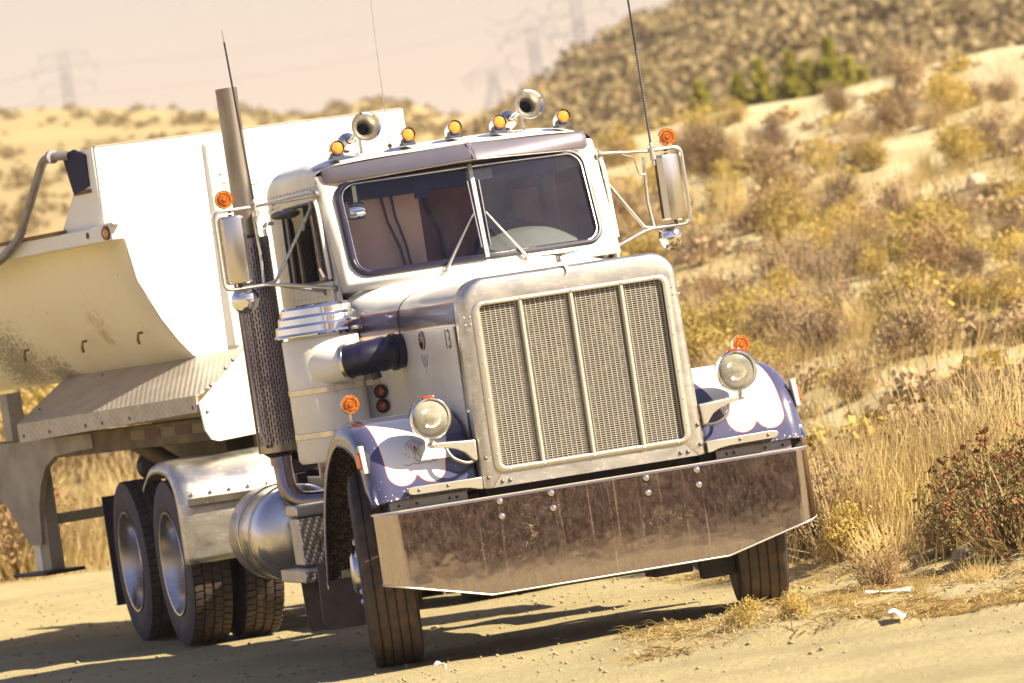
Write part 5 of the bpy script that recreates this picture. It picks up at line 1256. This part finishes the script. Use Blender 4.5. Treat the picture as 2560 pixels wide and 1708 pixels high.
# ------------------------------------------------------------------ vegetation
def np_mesh(name, V, F, mi=None, mats=()):
    """V (n,3), F (m,4) or (m,3) arrays"""
    me = bpy.data.meshes.new(name); k = F.shape[1]
    me.vertices.add(len(V)); me.vertices.foreach_set('co', np.ascontiguousarray(V, dtype=np.float32).ravel())
    me.loops.add(F.size); me.loops.foreach_set('vertex_index', F.ravel().astype(np.int32)); me.polygons.add(len(F))
    me.polygons.foreach_set('loop_start', np.arange(0, F.size, k, dtype=np.int32)); me.polygons.foreach_set('loop_total', np.full(len(F), k, dtype=np.int32))
    if mi is not None: me.polygons.foreach_set('material_index', mi.astype(np.int32))
    for m in mats: me.materials.append(MT[m])
    me.update(); return me
def quads(c, a, b):
    """quads centred at c with half axes a, b -> V, F"""
    n = len(c); V = np.stack([c - a - b, c + a - b, c + a + b, c - a + b], 1).reshape(-1, 3); F = np.arange(4 * n).reshape(n, 4); return V, F
def blades(p0, p1, w, bend=None):
    """tapered two-segment blades"""
    n = len(p0); d = p1 - p0; side = np.cross(d, np.array([[.37, .61, .7]])); side /= np.linalg.norm(side, axis=1, keepdims=True) + 1e-9; side = side * w[:, None]
    mid = (p0 + p1) / 2 + (bend if bend is not None else 0)
    V = np.stack([p0 - side, p0 + side, mid + side * .8, mid - side * .8, p1 + side * .15, p1 - side * .15], 1).reshape(-1, 3)
    k = np.arange(n)[:, None] * 6; F = np.concatenate([k + np.array([[0, 1, 2, 3]]), k + np.array([[3, 2, 4, 5]])]); return V, F
def rdir(rg, n):
    v = rg.normal(size=(n, 3)); return v / np.linalg.norm(v, axis=1, keepdims=True)
def merge(parts):
    V, F, Mi, o = [], [], [], 0
    for v, f, m in parts: V.append(v); F.append(f + o); Mi.append(np.full(len(f), m)); o += len(v)
    return np.concatenate(V), np.concatenate(F), np.concatenate(Mi)
def shrub_mesh(name, seed, leafm, n_leaf, lsz, rad, ht, n_twig, heads=0, headm='leaf_red', up=0.3, spiky=False):
    rg = np.random.RandomState(seed); parts = []
    # clump centres so the crown is lumpy with gaps
    nc = 16; cc = rdir(rg, nc) * (rg.rand(nc, 1) ** .4); cc[:, 2] = np.abs(cc[:, 2]); cc *= np.array([rad * .72, rad * .72, ht * .75]); cc[:, 2] += ht * .18
    tips = cc[rg.randint(nc, size=n_twig)] + rdir(rg, n_twig) * rad * .22; tips[:, 2] = np.maximum(tips[:, 2], ht * .1)
    base = rg.normal(size=(n_twig, 3)) * rad * .10; base[:, 2] = -.02
    if spiky: tips = base + (tips - base) * (1 + .35 * rg.rand(n_twig, 1)); tips[:, 2] *= 1.15
    v, f = blades(base, tips, .0035 + .004 * rg.rand(n_twig), rg.normal(size=(n_twig, 3)) * rad * .08 + np.array([0, 0, -.06 * ht])); parts.append((v, f, 1))
    ci = rg.randint(nc, size=n_leaf); c = cc[ci] + rdir(rg, n_leaf) * (rg.rand(n_leaf, 1) ** .5) * rad * .34
    c[:, 2] = np.clip(c[:, 2], .01, None)
    a = rdir(rg, n_leaf); a[:, 2] = np.abs(a[:, 2]) + up; a /= np.linalg.norm(a, axis=1, keepdims=True); b = np.cross(a, rdir(rg, n_leaf)); b /= np.linalg.norm(b, axis=1, keepdims=True) + 1e-9
    s = lsz * (.5 + rg.rand(n_leaf, 1)); v, f = quads(c, a * s, b * s * .38); parts.append((v, f, 0))
    if heads:
        h = tips[rg.randint(n_twig, size=heads)] + rg.normal(size=(heads, 3)) * rad * .05; h[:, 2] += ht * .08
        for q in range(3):
            a = rdir(rg, heads); b = np.cross(a, rdir(rg, heads)); v, f = quads(h, a * .011, b * .011); parts.append((v, f, 2))
    V, F, Mi = merge(parts); return np_mesh(name, V, F, Mi, (leafm, 'twig', headm))
def grass_mesh(name, seed, n, ht, rad, lean=.35, w=.0035):
    rg = np.random.RandomState(seed); b = rg.normal(size=(n, 3)) * rad * .25; b[:, 2] = -.02; d = rg.normal(size=(n, 3)) * lean; d[:, 2] = 1; d /= np.linalg.norm(d, axis=1, keepdims=True)
    t = b + d * ht * (.45 + .55 * rg.rand(n, 1)); bend = rg.normal(size=(n, 3)) * ht * .05; v, f = blades(b, t, w * (.6 + .8 * rg.rand(n)), bend); return np_mesh(name, v, f, None, ('straw',))
PROTO = {
    'sage': [shrub_mesh('sagebrush', 10 + i, 'leaf_sage', 2600, .013, .42, .5, 90) for i in range(4)],
    'grey': [shrub_mesh('brush', 30 + i, 'leaf_grey', 2000, .012, .46, .5, 260, spiky=True) for i in range(4)],
    'brown': [shrub_mesh('brush', 50 + i, 'leaf_brown', 1900, .011, .42, .45, 240, 70, spiky=True) for i in range(4)],
    'green': [shrub_mesh('shrub', 70 + i, 'leaf_green', 6500, .0062, .40, .5, 220, 330) for i in range(3)],
    'grass': [grass_mesh('grass_tuft', 90 + i, 170, .55, .28) for i in range(4)],
    'tall': [grass_mesh('grass_clump', 110 + i, 420, .95, .62, .28, .0032) for i in range(2)],
}
LABEL = {'sage': 'yellow-green sagebrush mound', 'grey': 'grey-brown twiggy bush', 'brown': 'rust-brown seed-head bush',
         'green': 'dark green bush with rusty flower heads', 'grass': 'straw-coloured grass tuft', 'tall': 'tall clump of dry blond grass'}
NAME = {'sage': 'sagebrush', 'grey': 'dry_bush', 'brown': 'seed_head_bush', 'green': 'flowering_bush', 'grass': 'grass_tuft', 'tall': 'grass_clump'}
GROUP = {'sage': 'sagebrush mounds on the slope', 'grey': 'grey dry bushes on the slope', 'brown': 'rust-brown bushes on the slope', 'grass': 'dry grass tufts on the slope', 'green': 'green bushes', 'tall': 'tall grass clumps'}
def plant(kind, a, d, sc_, rg, label=None, group=None, rot=None):
    x, y = to_xy(a, d); z = float(terrain(x, y)); me = PROTO[kind][rg.randint(len(PROTO[kind]))]; o = bpy.data.objects.new(NAME[kind], me); COL.objects.link(o)
    o.location = (x, y, z - .01); o.rotation_euler = (rg.uniform(-.1, .1), rg.uniform(-.1, .1), rg.uniform(0, 6.28)); o.scale = (sc_ * rg.uniform(.85, 1.2), sc_ * rg.uniform(.85, 1.2), sc_ * rg.uniform(.8, 1.15))
    if label is None:
        zone = 'at the slope foot' if d < 38 else 'mid-slope' if d < 58 else 'near the crest'; side = 'close beside the truck' if a / d < .045 else 'towards the right edge' if a / d > .085 else 'right of the mirror'
        size = 'large' if sc_ > 1.25 else 'small' if sc_ < .95 else 'mid-sized'; label = size + ' ' + LABEL[kind] + ' ' + zone + ', ' + side; group = label
    tag(o, label or LABEL[kind], {'sage': 'bush', 'grey': 'bush', 'brown': 'bush', 'green': 'bush', 'grass': 'grass', 'tall': 'grass'}[kind], group or GROUP[kind]); return o
rg = np.random.RandomState(21)
def uv(px, py, d):
    """lateral offset of a picture column/row (2350-wide) at depth d"""
    dx = (px - 1175) * 1.0894; up = (784 - py) * 1.0894
    return (dx * math.cos(-ROLL) + up * math.sin(-ROLL)) / 12955 * d
# slope to the right
n = 0; tries = 0; placed = []
while n < 235 and tries < 14000:
    tries += 1; d = 29.5 + 58 * rg.rand() ** 1.25; a = rg.uniform(-.015, .125) * d + .4
    x, y = to_xy(a, d)
    if x < 1.9 + .0 * y and y < 12: continue
    if a < -.2 + .0: continue
    dens = fbm(np.array([x * .22]), np.array([y * .22]), 3)[0]
    if dens < .05 and rg.rand() < .92: continue
    if d > 72 and rg.rand() < .75: continue
    rad = .17 + .22 * rg.rand() ** 1.5 + .0025 * d
    if any((a - q[0]) ** 2 + (d - q[1]) ** 2 < (.55 * (rad + q[2])) ** 2 for q in placed): continue
    placed.append((a, d, rad)); k = rg.choice(['sage', 'grey', 'brown', 'grass'], p=[.27, .36, .19, .18]); plant(k, a, d, rad / .42, rg); n += 1
# behind on the left
n = 0; tries = 0; placed2 = []
while n < 70 and tries < 3000:
    tries += 1; d = 45.5 + 60 * rg.rand() ** 1.4; a = rg.uniform(-.11, .0) * d; rad = .40 + .4 * rg.rand() + .004 * d
    if any((a - q[0]) ** 2 + (d - q[1]) ** 2 < (.6 * (rad + q[2])) ** 2 for q in placed2): continue
    placed2.append((a, d, rad)); k = rg.choice(['grey', 'sage', 'brown', 'grass'], p=[.4, .2, .15, .25]); n += 1
    plant(k, a, d, rad / .42, rg, {'grey': 'grey-brown brush on the flat behind the trailer', 'sage': 'yellowish sagebrush on the flat behind the trailer', 'brown': 'rust-brown brush on the flat behind the trailer', 'grass': 'straw-coloured grass tuft on the flat behind the trailer'}[k], 'brush behind the trailer, ' + k)
# plants of the near verge that can be told apart
def at_px(px, py, d): return uv(px, py, d)
for (px, py, d, k, s_, lab) in [
    (2330, 1250, 28.2, 'green', 1.30, 'large dark green bush with rusty flower heads at right edge of the verge'),
    (2260, 1240, 29.0, 'green', .95, 'dark green flowering bush just left of the largest one'),
    (2390, 1210, 30.0, 'green', 1.4, 'dark green bush cut by the right edge of the picture'),
    (2010, 1120, 30.4, 'tall', 1.0, 'tall blond grass clump right of the bumper end'),
    (2160, 1060, 31.4, 'tall', 1.15, 'tall blond grass clump in the middle of the verge'),
    (2290, 1010, 32.0, 'tall', 1.2, 'tall blond grass clump behind the flowering bushes'),
    (1900, 1150, 31.5, 'brown', 1.1, 'rust-brown bush directly behind the right end of the bumper'),
    (1960, 1010, 33.5, 'brown', 1.3, 'rust-brown bush behind the right headlight fender'),
    (2110, 960, 33.0, 'brown', 1.3, 'tall twiggy brown bush in the middle of the verge'),
    (2230, 940, 34.5, 'grey', 1.4, 'large grey-brown bush behind the tall grass'),
    (2350, 930, 34.0, 'grey', 1.5, 'large grey-brown bush at right edge above the flowering bushes'),
    (2020, 1330, 27.6, 'brown', .55, 'small reddish twiggy weed right of the front wheel'),
    (1720, 1460, 26.2, 'sage', .36, 'low green weed left along the road edge'),
    (1830, 1465, 26.0, 'sage', .34, 'low green weed right along the road edge'),
    (1940, 1420, 26.3, 'sage', .26, 'small green weed below the right front wheel'),
    (2110, 1400, 26.6, 'grass', .45, 'short straw tuft beside the large white paper'),
    (2250, 1380, 26.6, 'grass', .5, 'short straw tuft in front of the rock')]:
    plant(k, at_px(px, py, d), d, s_, rg, lab, GROUP[k])
# brush across the road, mirrored in the bumper
for i in range(40):
    tq = rg.uniform(9, 30); d = 27.6 - .855 * tq + rg.uniform(-5, 5); a = .34 + .52 * tq + rg.uniform(-7, 7)
    if a < 3.9 or d > 21: continue
    k = rg.choice(['grey', 'brown', 'sage', 'green']); plant(k, a, d, rg.uniform(1.2, 2.2), rg, {'grey': 'grey brush', 'brown': 'rust-brown brush', 'sage': 'sagebrush', 'green': 'green brush'}[k] + ' on the far side of the road', 'brush across the road, ' + k)

# dry litter of stems on the verge, grass on the slope: uncountable
def scatter(name, n, fn, ln, wd, lab, cat, mat='straw', flat=True, seed=3):
    rg = np.random.RandomState(seed); a, d = fn(rg, n); x, y = to_xy(a, d); z = terrain(x, y); p = np.stack([x, y, z + .006], -1); t = rg.rand(n) * 6.283; L_ = ln * (.4 + rg.rand(n))
    if flat: q = p + np.stack([np.cos(t) * L_, np.sin(t) * L_, L_ * rg.uniform(-.05, .30, n)], -1)
    else: q = p + np.stack([np.cos(t) * L_ * .35, np.sin(t) * L_ * .35, L_], -1)
    v, f = blades(p, q, wd * (.6 + rg.rand(n)), rg.normal(size=(n, 3)) * ln * .08 + np.array([0, 0, ln * .05])); o = bpy.data.objects.new(name, np_mesh(name, v, f, None, (mat,))); COL.objects.link(o); tag(o, lab, cat, kind='stuff')
def f_verge(rg, n):
    d = 25.3 + 8.0 * rg.rand(n) ** 1.3; a = rg.uniform(.0, 1, n) * (.115 * d) + .35; x, y = to_xy(a, d); keep = ~((x < 1.5) & (y > -.15))
    keep &= d > road_edge(a) + .1; keep &= (fbm(x * 1.3, y * 1.3, 3) + .25 * rg.normal(size=n) > .62 - .72 * sst(a, .1, 2.7)); i = np.where(keep)[0]; i = np.resize(i, n); return a[i] + rg.normal(size=n) * .05, d[i]
scatter('straw_litter', 22000, f_verge, .11, .0022, 'dry straw and stems littering the verge', 'straw')
scatter('twig_litter', 7000, f_verge, .09, .003, 'brown twigs littering the verge', 'twigs', 'twig', True, 9)
def f_near(rg, n):
    a, d = f_verge(rg, n); a = a + .5; d = 28.6 + (d - 25.3) * .9 + 1.2 * rg.rand(n); x, y = to_xy(a, d); i = np.resize(np.where(x > 1.75)[0], n); return a[i] + rg.normal(size=n) * .03, d[i]
scatter('verge_grass', 4500, f_near, .22, .0022, 'thin dry grass standing on the verge', 'grass', 'straw', False, 13)
def f_slope(rg, n):
    d = 32 + 56 * rg.rand(n) ** 1.2; a = rg.uniform(-.01, .125, n) * d + 1.0; x, y = to_xy(a, d); k = fbm(x * .3, y * .3, 3) + .25 * rg.normal(size=n); i = np.where((k > .12) & (x > 2.0))[0]; i = np.resize(i, n); return a[i] + rg.normal(size=n) * .15, d[i] + rg.normal(size=n) * .3
scatter('slope_grass', 13000, f_slope, .20, .004, 'dry grass covering the slope', 'grass', 'straw', False, 17)
def f_left(rg, n):
    d = 45.5 + 50 * rg.rand(n) ** 1.5; a = rg.uniform(-.12, .01, n) * d; return a, d
scatter('flat_grass', 16000, f_left, .34, .006, 'dry grass on the flat behind the trailer', 'grass', 'straw', False, 19)

# far brush on the hills: one mass
def blobs(name, n, fn, size, lab, seed, mat='leaf_far', m=70, qs=.11):
    rg = np.random.RandomState(seed); a, d = fn(rg, n); x, y = to_xy(a, d); z = terrain(x, y); V, F = [], []
    s = size * (.45 + rg.rand(n) ** 2 * 1.3) ; c = np.stack([x, y, z + s * .3], -1)
    cc = np.repeat(c, m, 0); ss = np.repeat(s, m)[:, None]; o = rdir(rg, n * m) * (rg.rand(n * m, 1) ** .5) * ss * np.array([[1, 1, .75]]); o[:, 2] = np.abs(o[:, 2]) * 1.1 - .15 * ss[:, 0]
    A = rdir(rg, n * m); B = np.cross(A, rdir(rg, n * m)); B /= np.linalg.norm(B, axis=1, keepdims=True) + 1e-9; q = ss * qs; v, f = quads(cc + o, A * q, B * q)
    ob = bpy.data.objects.new(name, np_mesh(name, v, f, None, (mat,))); COL.objects.link(ob); tag(ob, lab, 'brush', kind='stuff')
def f_hl(rg, n):
    d = rg.uniform(95, 275, n); a = rg.uniform(-.12, .03, n) * d; x, y = to_xy(a, d); k = fbm(x * .06, y * .06, 3) + .2 * rg.normal(size=n); i = np.where(k > .0)[0]; i = np.resize(i, n); return a[i] + rg.normal(size=n), d[i] + rg.normal(size=n) * 2
blobs('hill_brush', 900, f_hl, .36, 'scattered brush covering the left hill', 31)
def f_hr(rg, n):
    d = rg.uniform(125, 360, n); a = rg.uniform(.004, .15, n) * d; x, y = to_xy(a, d); k = fbm(x * .05, y * .05, 3) + .25 * rg.normal(size=n); i = np.where(k > .0)[0]; i = np.resize(i, n); return a[i] + rg.normal(size=n), d[i] + rg.normal(size=n) * 2
blobs('hillside_brush', 3400, f_hr, .85, 'dense brush covering the right hill', 37)
def f_crest(rg, n):
    d = rg.uniform(93, 125, n); a = rg.uniform(-.01, .06, n) * d; return a, d
blobs('crest_brush', 70, f_crest, .6, 'yellowish brush along the crest', 41, 'leaf_sage', 170, .06)

def f_opp(rg, n):
    tq = 8.5 + 45 * rg.rand(n) ** 1.4; w = rg.uniform(-1, 1, n) * (3 + tq * .35); d = 27.6 - .855 * tq + .52 * w; a = .34 + .52 * tq + .855 * w; i = np.where((a > 3.9) & (d < 21))[0]; i = np.resize(i, n); return a[i], d[i]
blobs('roadside_brush', 420, f_opp, .75, 'dark brush on the far side of the road', 43, 'leaf_opp', 150, .05)
def f_low(rg, n):
    d = 37 + 50 * rg.rand(n) ** 1.15; a = rg.uniform(-.01, .125, n) * d + .8; x, y = to_xy(a, d); k = fbm(x * .4 + y * .1, y * .5, 4) + .12 * rg.normal(size=n); i = np.where((k < -.08) & (x > 2.1))[0]; i = np.resize(i, n); return a[i] + rg.normal(size=n) * .1, d[i] + rg.normal(size=n) * .2
blobs('low_scrub', 520, f_low, .17, 'low dry scrub covering the slope', 45, 'leaf_sage', 60, .11)
blobs('low_grey_scrub', 560, f_low, .19, 'low grey-brown scrub covering the slope', 47, 'leaf_grey', 60, .10)
def f_ridge(rg, n):
    d = rg.uniform(128, 150, n); a = rg.uniform(.045, .078, n) * d; return a, d
blobs('ridge_shrubs', 34, f_ridge, 1.0, 'yellow-green shrubs at the foot of the pines', 49, 'leaf_tree', 220, .06)
def f_wide(rg, n):
    d = 29 + 62 * rg.rand(n); s = np.where(rg.rand(n) < .75, rg.uniform(.135, .36, n), rg.uniform(-.3, -.125, n)); d = np.where(s < 0, d + 18, d); a = s * d + 1.2 * np.sign(s); x, y = to_xy(a, d); k = fbm(x * .4 + y * .1, y * .5, 4) + .2 * rg.normal(size=n); i = np.resize(np.where(k < .05)[0], n); return a[i], d[i]
blobs('outer_sage', 900, f_wide, .30, 'dry sage covering the slope beyond the road bend', 51, 'leaf_sage', 70, .09)
blobs('outer_brush', 900, f_wide, .34, 'dry brush covering the slope beyond the road bend', 53, 'leaf_grey', 70, .09)
def f_hout(rg, n):
    d = rg.uniform(125, 350, n); s = np.where(rg.rand(n) < .7, rg.uniform(.15, .34, n), rg.uniform(-.28, -.12, n)); return s * d, d
blobs('outer_hill_brush', 1800, f_hout, .8, 'brush on the outer flanks of the hills', 55, 'leaf_far', 50, .12)
# young conifers behind the crest
def conifer(i, px, py, d, w_, ht):
    rgc = np.random.RandomState(200 + i); a = uv(px, py, d)
    dx = (px - 1175) * 1.0894; up = (784 - py) * 1.0894; el = (-dx * math.sin(-ROLL) + up * math.cos(-ROLL)) / 12955 + PITCH; x, y = to_xy(a, d); top = CAM.z + el * d; z0 = float(terrain(x, y)); ht = max(ht, top - z0)
    t = empty('pine_tree', (x, y, z0), 0, ['rounded', 'slender', 'broad', 'leaning'][i % 4] + ' young green pine behind the sandy crest, ' + ['first', 'second', 'third', 'fourth', 'fifth', 'sixth', 'seventh', 'eighth'][i] + ' from the left', 'tree', 'pines behind the crest')
    H = top - z0
    b = MB(); b.tube([(0, 0, -.2), (.02, .0, H * .5), (0, .02, H * .97)], [.10, .06, .015], 7); b.build('trunk', 'twig', t)
    n = 1700; q = rgc.rand(n) ** .75; zc = H * (.12 + .88 * q); r = w_ * (1.03 - q) * (.3 + .7 * rgc.rand(n) ** .5); tier = .75 + .25 * np.sin(q * 38 + rgc.rand() * 6); th = rgc.rand(n) * 6.283; lump = 1 + .45 * np.sin(th * 3 + q * 9 + i) * np.sin(q * 17 + th + i)
    c = np.stack([np.cos(th) * r * tier * lump, np.sin(th) * r * tier * lump, zc], -1); A = np.stack([np.cos(th), np.sin(th), .35 + .3 * rgc.rand(n)], -1); A /= np.linalg.norm(A, axis=1, keepdims=True); B = np.cross(A, rdir(rgc, n)); s_ = .08 + .08 * rgc.rand(n, 1); v, f = quads(c, A * s_, B * s_ * .5)
    o = bpy.data.objects.new('crown', np_mesh('crown', v, f, None, ('leaf_tree',))); COL.objects.link(o); o.parent = t
for i, (px, py, w_) in enumerate([(1604, 188, .62), (1690, 172, .55), (1738, 138, .62), (1808, 120, .7), (1852, 140, .5), (1896, 90, .78), (1945, 134, .5), (1980, 160, .4)]): conifer(i, px, py, 150, w_ * 1.5, 2.5)

# number the look-alikes from left to right so each can be pointed at
ORD = 'first second third fourth fifth sixth seventh eighth ninth tenth eleventh twelfth thirteenth fourteenth fifteenth sixteenth seventeenth eighteenth nineteenth twentieth'.split()
byl = {}
for o in COL.objects:
    if o.get('group') and o.parent is None and o.type == 'MESH': byl.setdefault(o['label'], []).append(o)
for lab, os_ in byl.items():
    if 1 < len(os_) <= 40:
        os_.sort(key=lambda o: to_ad(o.location.x, o.location.y)[0] / to_ad(o.location.x, o.location.y)[1])
        h_ = (len(os_) + 1) // 2 if len(os_) > 3 else len(os_)
        for i, o in enumerate(os_): o['label'] = lab + ', ' + (ORD[i] + ' from left' if i < h_ else ORD[len(os_) - 1 - i] + ' from right'); o['group'] = GROUP.get(next((k for k in NAME if o.name.startswith(NAME[k])), 'grey'))
# rocks, paper scraps, stick
def rock(name, loc, r, mat, lab, seed, sq=(1, 1, .6)):
    rgk = np.random.RandomState(seed); b = MB(); n, m = 14, 8; L_ = []
    for i in range(m + 1):
        p = math.pi * i / m; L_.append([(r * sq[0] * math.sin(p) * math.cos(2 * math.pi * k / n) * (1 + .5 * rgk.rand()) + 1e-4 * math.cos(k), r * sq[1] * math.sin(p) * math.sin(2 * math.pi * k / n) * (1 + .25 * rgk.rand()), -r * sq[2] * math.cos(p) * (1 + .12 * rgk.rand())) for k in range(n)])
    b.loft(L_); o = b.build(name, mat, None, ang=40); o.location = loc; o.rotation_euler = (0, 0, rgk.rand() * 6); tag(o, lab, 'rock'); return o
def gz(x, y): return float(terrain(x, y))
def atd(px, py, d): return to_xy(uv(px, py, d), d)
x, y = 2.32, .55; rock('rock', (x, y, gz(x, y) + .05), .20, 'rock', 'flat tan rock in front of the flowering bush', 1, (1.1, .8, .42))
x, y = atd(2225, 315, 62); rock('boulder', (x, y, gz(x, y) + .03), .15, 'pale_rock', 'pale boulder high on the slope', 2, (1.1, .8, .8))
x, y = atd(1718, 700, 38); rock('pale_boulder', (x, y, gz(x, y) + .12), .17, 'pale_rock', 'pale stone low on the slope beside the truck', 3, (1, 1, .9))
x, y = atd(1690, 730, 36.5); rock('pale_stone', (x, y, gz(x, y) + .08), .13, 'pale_rock', 'smaller pale stone next to the low one', 4, (1.2, 1, .7))
def scrap(loc, w_, h_, lab, seed, rz):
    rgp = np.random.RandomState(seed); ph = rgp.rand(3) * 6
    b = MB(); b.grid(lambda u, v: ((u - .5) * w_, (v - .5) * h_ * (1 - .7 * u * u), .01 + .02 * math.sin(u * 4 + ph[0]) * math.cos(v * 3 + ph[1]) + .02 * (1 - u)), 8, 6); o = b.build('paper_scrap', 'paper', None, ang=60, solid=.002); o.location = loc; o.rotation_euler = (R(9), 0, rz); tag(o, lab, 'paper'); return o
for k, (px, py, w_, h_, lab) in enumerate([(2045, 1380, .25, .11, 'largest white paper scrap curled on the verge'), (1850, 1438, .15, .08, 'white crumpled scrap by the low green weeds'), (2065, 1443, .09, .08, 'tiny white scrap at the road edge'), (2140, 1258, .16, .12, 'white scrap below the dry grass'), (1015, 1545, .09, .06, 'white scrap on the road in front of the left wheel'), (2018, 1262, .07, .05, 'small white scrap left of the grass scrap')]):
    d_ = 1.9; dx = (px - 1175) * 1.0894; up = (784 - py) * 1.0894; el = (-dx * math.sin(-ROLL) + up * math.cos(-ROLL)) / 12955 + PITCH; dep = CAM.z / -el; x, y = to_xy(uv(px, py, dep), dep); scrap((x, y, gz(x, y) + .022), w_, h_, lab, k, -YAW + .3 * k)
b = MB(); x0, y0 = 1.75, .9; x1, y1 = 2.6, 1.15; b.tube([(x0, y0, gz(x0, y0) + .02), ((x0 + x1) / 2, (y0 + y1) / 2, gz((x0 + x1) / 2, (y0 + y1) / 2) + .04), (x1, y1, gz(x1, y1) + .03)], [.022, .025, .02], 8); tag(b.build('wooden_stake', 'wood'), 'weathered wooden stake lying beside the front wheel', 'stake')

# transmission towers on the far ridge
def tower(i, px, pytop, d, H, lab):
    a = uv(px, pytop, d); dx = (px - 1175) * 1.0894; up = (784 - pytop) * 1.0894; el = (-dx * math.sin(-ROLL) + up * math.cos(-ROLL)) / 12955 + PITCH; x, y = to_xy(a, d); top = CAM.z + el * d; z0 = gz(x, y); H = top - z0; w_ = 7.0
    t = empty('transmission_tower', (x, y, z0), -YAW + .3, lab, 'tower', 'transmission towers on the far ridge')
    b = MB(); r_ = .12
    def P(s, q, z): k = 1 - .72 * min(1, z / (H * .62)); return (s * w_ * .5 * k, q * w_ * .5 * k, z)
    zs = [H * .12 * k for k in range(8)]
    for s in (-1, 1):
        for q in (-1, 1): b.tube([P(s, q, z) for z in zs + [H]], r_, 4)
    for k in range(len(zs) - 1):
        for s in (-1, 1):
            b.tube([P(s, -1, zs[k]), P(s, 1, zs[k + 1])], r_ * .6, 4); b.tube([P(s, 1, zs[k]), P(s, -1, zs[k + 1])], r_ * .6, 4); b.tube([P(-1, s, zs[k]), P(1, s, zs[k + 1])], r_ * .6, 4); b.tube([P(1, s, zs[k]), P(-1, s, zs[k + 1])], r_ * .6, 4)
    b.build('lattice_mast', 'tower_steel', t)
    for z, wd in ((H * .72, 8), (H * .86, 9.5), (H * .97, 7)):
        c = MB(); c.tube([(-wd, 0, z), (wd, 0, z)], r_, 4); c.tube([(-wd, 0, z), (0, 0, z + 2.4), (wd, 0, z)], r_ * .7, 4); c.build('cross_arm', 'tower_steel', t)
        for s in (-1, 1): c = MB(); c.tube([(s * wd * .95, 0, z), (s * wd * .95, 0, z - 2.2)], .2, 4); c.build('insulator', 'tower_steel', t)
    return t
tower(0, 143, 118, 1450, 60, 'leftmost transmission tower beyond the hill')
tower(1, 1128, 158, 1560, 60, 'shortest transmission tower left of the right hill')
tower(2, 1218, 62, 1320, 60, 'tallest transmission tower left of the right hill')
tower(3, 1318, -10, 1230, 60, 'faint tower cut off by the top of the picture')

# cables from tower to tower
def cable(p, q, sag, lab):
    p, q = Vector(p), Vector(q); b = MB(); b.tube([p.lerp(q, k / 16) - Vector((0, 0, sag * 4 * (k / 16) * (1 - k / 16))) for k in range(17)], .10, 4); tag(b.build('power_cable', 'tower_steel', None, ang=0), lab, 'cable', 'cables between the far towers')
tw = [o for o in COL.objects if o.name.startswith('transmission_tower')]
for (i, j) in ((1, 2), (2, 3)):
    for k, hz_ in enumerate((.75, .88)):
        A_ = tw[i].matrix_basis.translation; B_ = tw[j].matrix_basis.translation; cable((A_.x, A_.y, A_.z + 55 * hz_ * .6), (B_.x, B_.y, B_.z + 55 * hz_ * .6), 3, ['lower', 'upper'][k] + ' cable between the ' + ['shortest and tallest', 'tallest and cut-off'][i - 1] + ' towers')
A_ = tw[0].location
for k, hz_ in enumerate((22, 30)):
    xl, yl = to_xy(-260, 1450); xr, yr = to_xy(20, 1750); cable((xl, yl, A_.z + hz_ - 6), (A_.x, A_.y, A_.z + hz_), 3, ['lower', 'upper'][k] + ' cable left of the leftmost tower'); cable((A_.x, A_.y, A_.z + hz_), (xr, yr, A_.z + hz_ + 18), 4, ['lower', 'upper'][k] + ' cable right of the leftmost tower')
# stones and clods on the dirt: uncountable
def pebbles(name, n, seed, size, lab):
    rg = np.random.RandomState(seed); d = rg.uniform(24, 42, n); a = rg.uniform(-.12, .11, n) * d; x, y = to_xy(a, d); z = terrain(x, y); s = size * (.3 + rg.rand(n) ** 3 * 1.6)
    ico = np.array([[0, 0, 1], [.9, 0, .3], [.28, .85, .3], [-.72, .53, .3], [-.72, -.53, .3], [.28, -.85, .3], [0, 0, -.4]]); fc = np.array([[0, 1, 2], [0, 2, 3], [0, 3, 4], [0, 4, 5], [0, 5, 1]]); fb = np.array([[6, 2, 1], [6, 3, 2], [6, 4, 3], [6, 5, 4], [6, 1, 5]]); f = np.concatenate([fc, fb])
    t = rg.rand(n) * 6.28; c, q = np.cos(t), np.sin(t); P = ico[None] * (1 + .3 * rg.normal(size=(n, 7, 3))); P = np.stack([P[..., 0] * c[:, None] - P[..., 1] * q[:, None], P[..., 0] * q[:, None] + P[..., 1] * c[:, None], P[..., 2] * .7], -1) * s[:, None, None] + np.stack([x, y, z + s * .2], -1)[:, None]
    F = (np.arange(n)[:, None, None] * 7 + f[None]).reshape(-1, 3); o = bpy.data.objects.new(name, np_mesh(name, P.reshape(-1, 3), F, None, ('clod',))); COL.objects.link(o); tag(o, lab, 'stones', kind='stuff')
pebbles('loose_stones', 5200, 77, .010, 'small loose stones and clods on the dirt')
# the air over the valley: pale haze
hz = MB(); hz.box(-2600, 3600, -420, 4200, -3.0, 140.0); hzo = hz.build('haze', 'paper', None, ang=0); hzo.data.materials.clear()
hm = bpy.data.materials.new('haze_air'); hm.use_nodes = True; HN, HL = hm.node_tree.nodes, hm.node_tree.links; HN.remove(HN['Principled BSDF'])
pv = HN.new('ShaderNodeVolumePrincipled'); pv.inputs['Color'].default_value = (0.90, 0.84, 0.82, 1); pv.inputs['Density'].default_value = 0.00019; pv.inputs['Anisotropy'].default_value = 0.0; HL.new(pv.outputs[0], HN['Material Output'].inputs['Volume'])
hzo.data.materials.append(hm); tag(hzo, 'pale dusty haze over the valley', 'haze', kind='stuff')
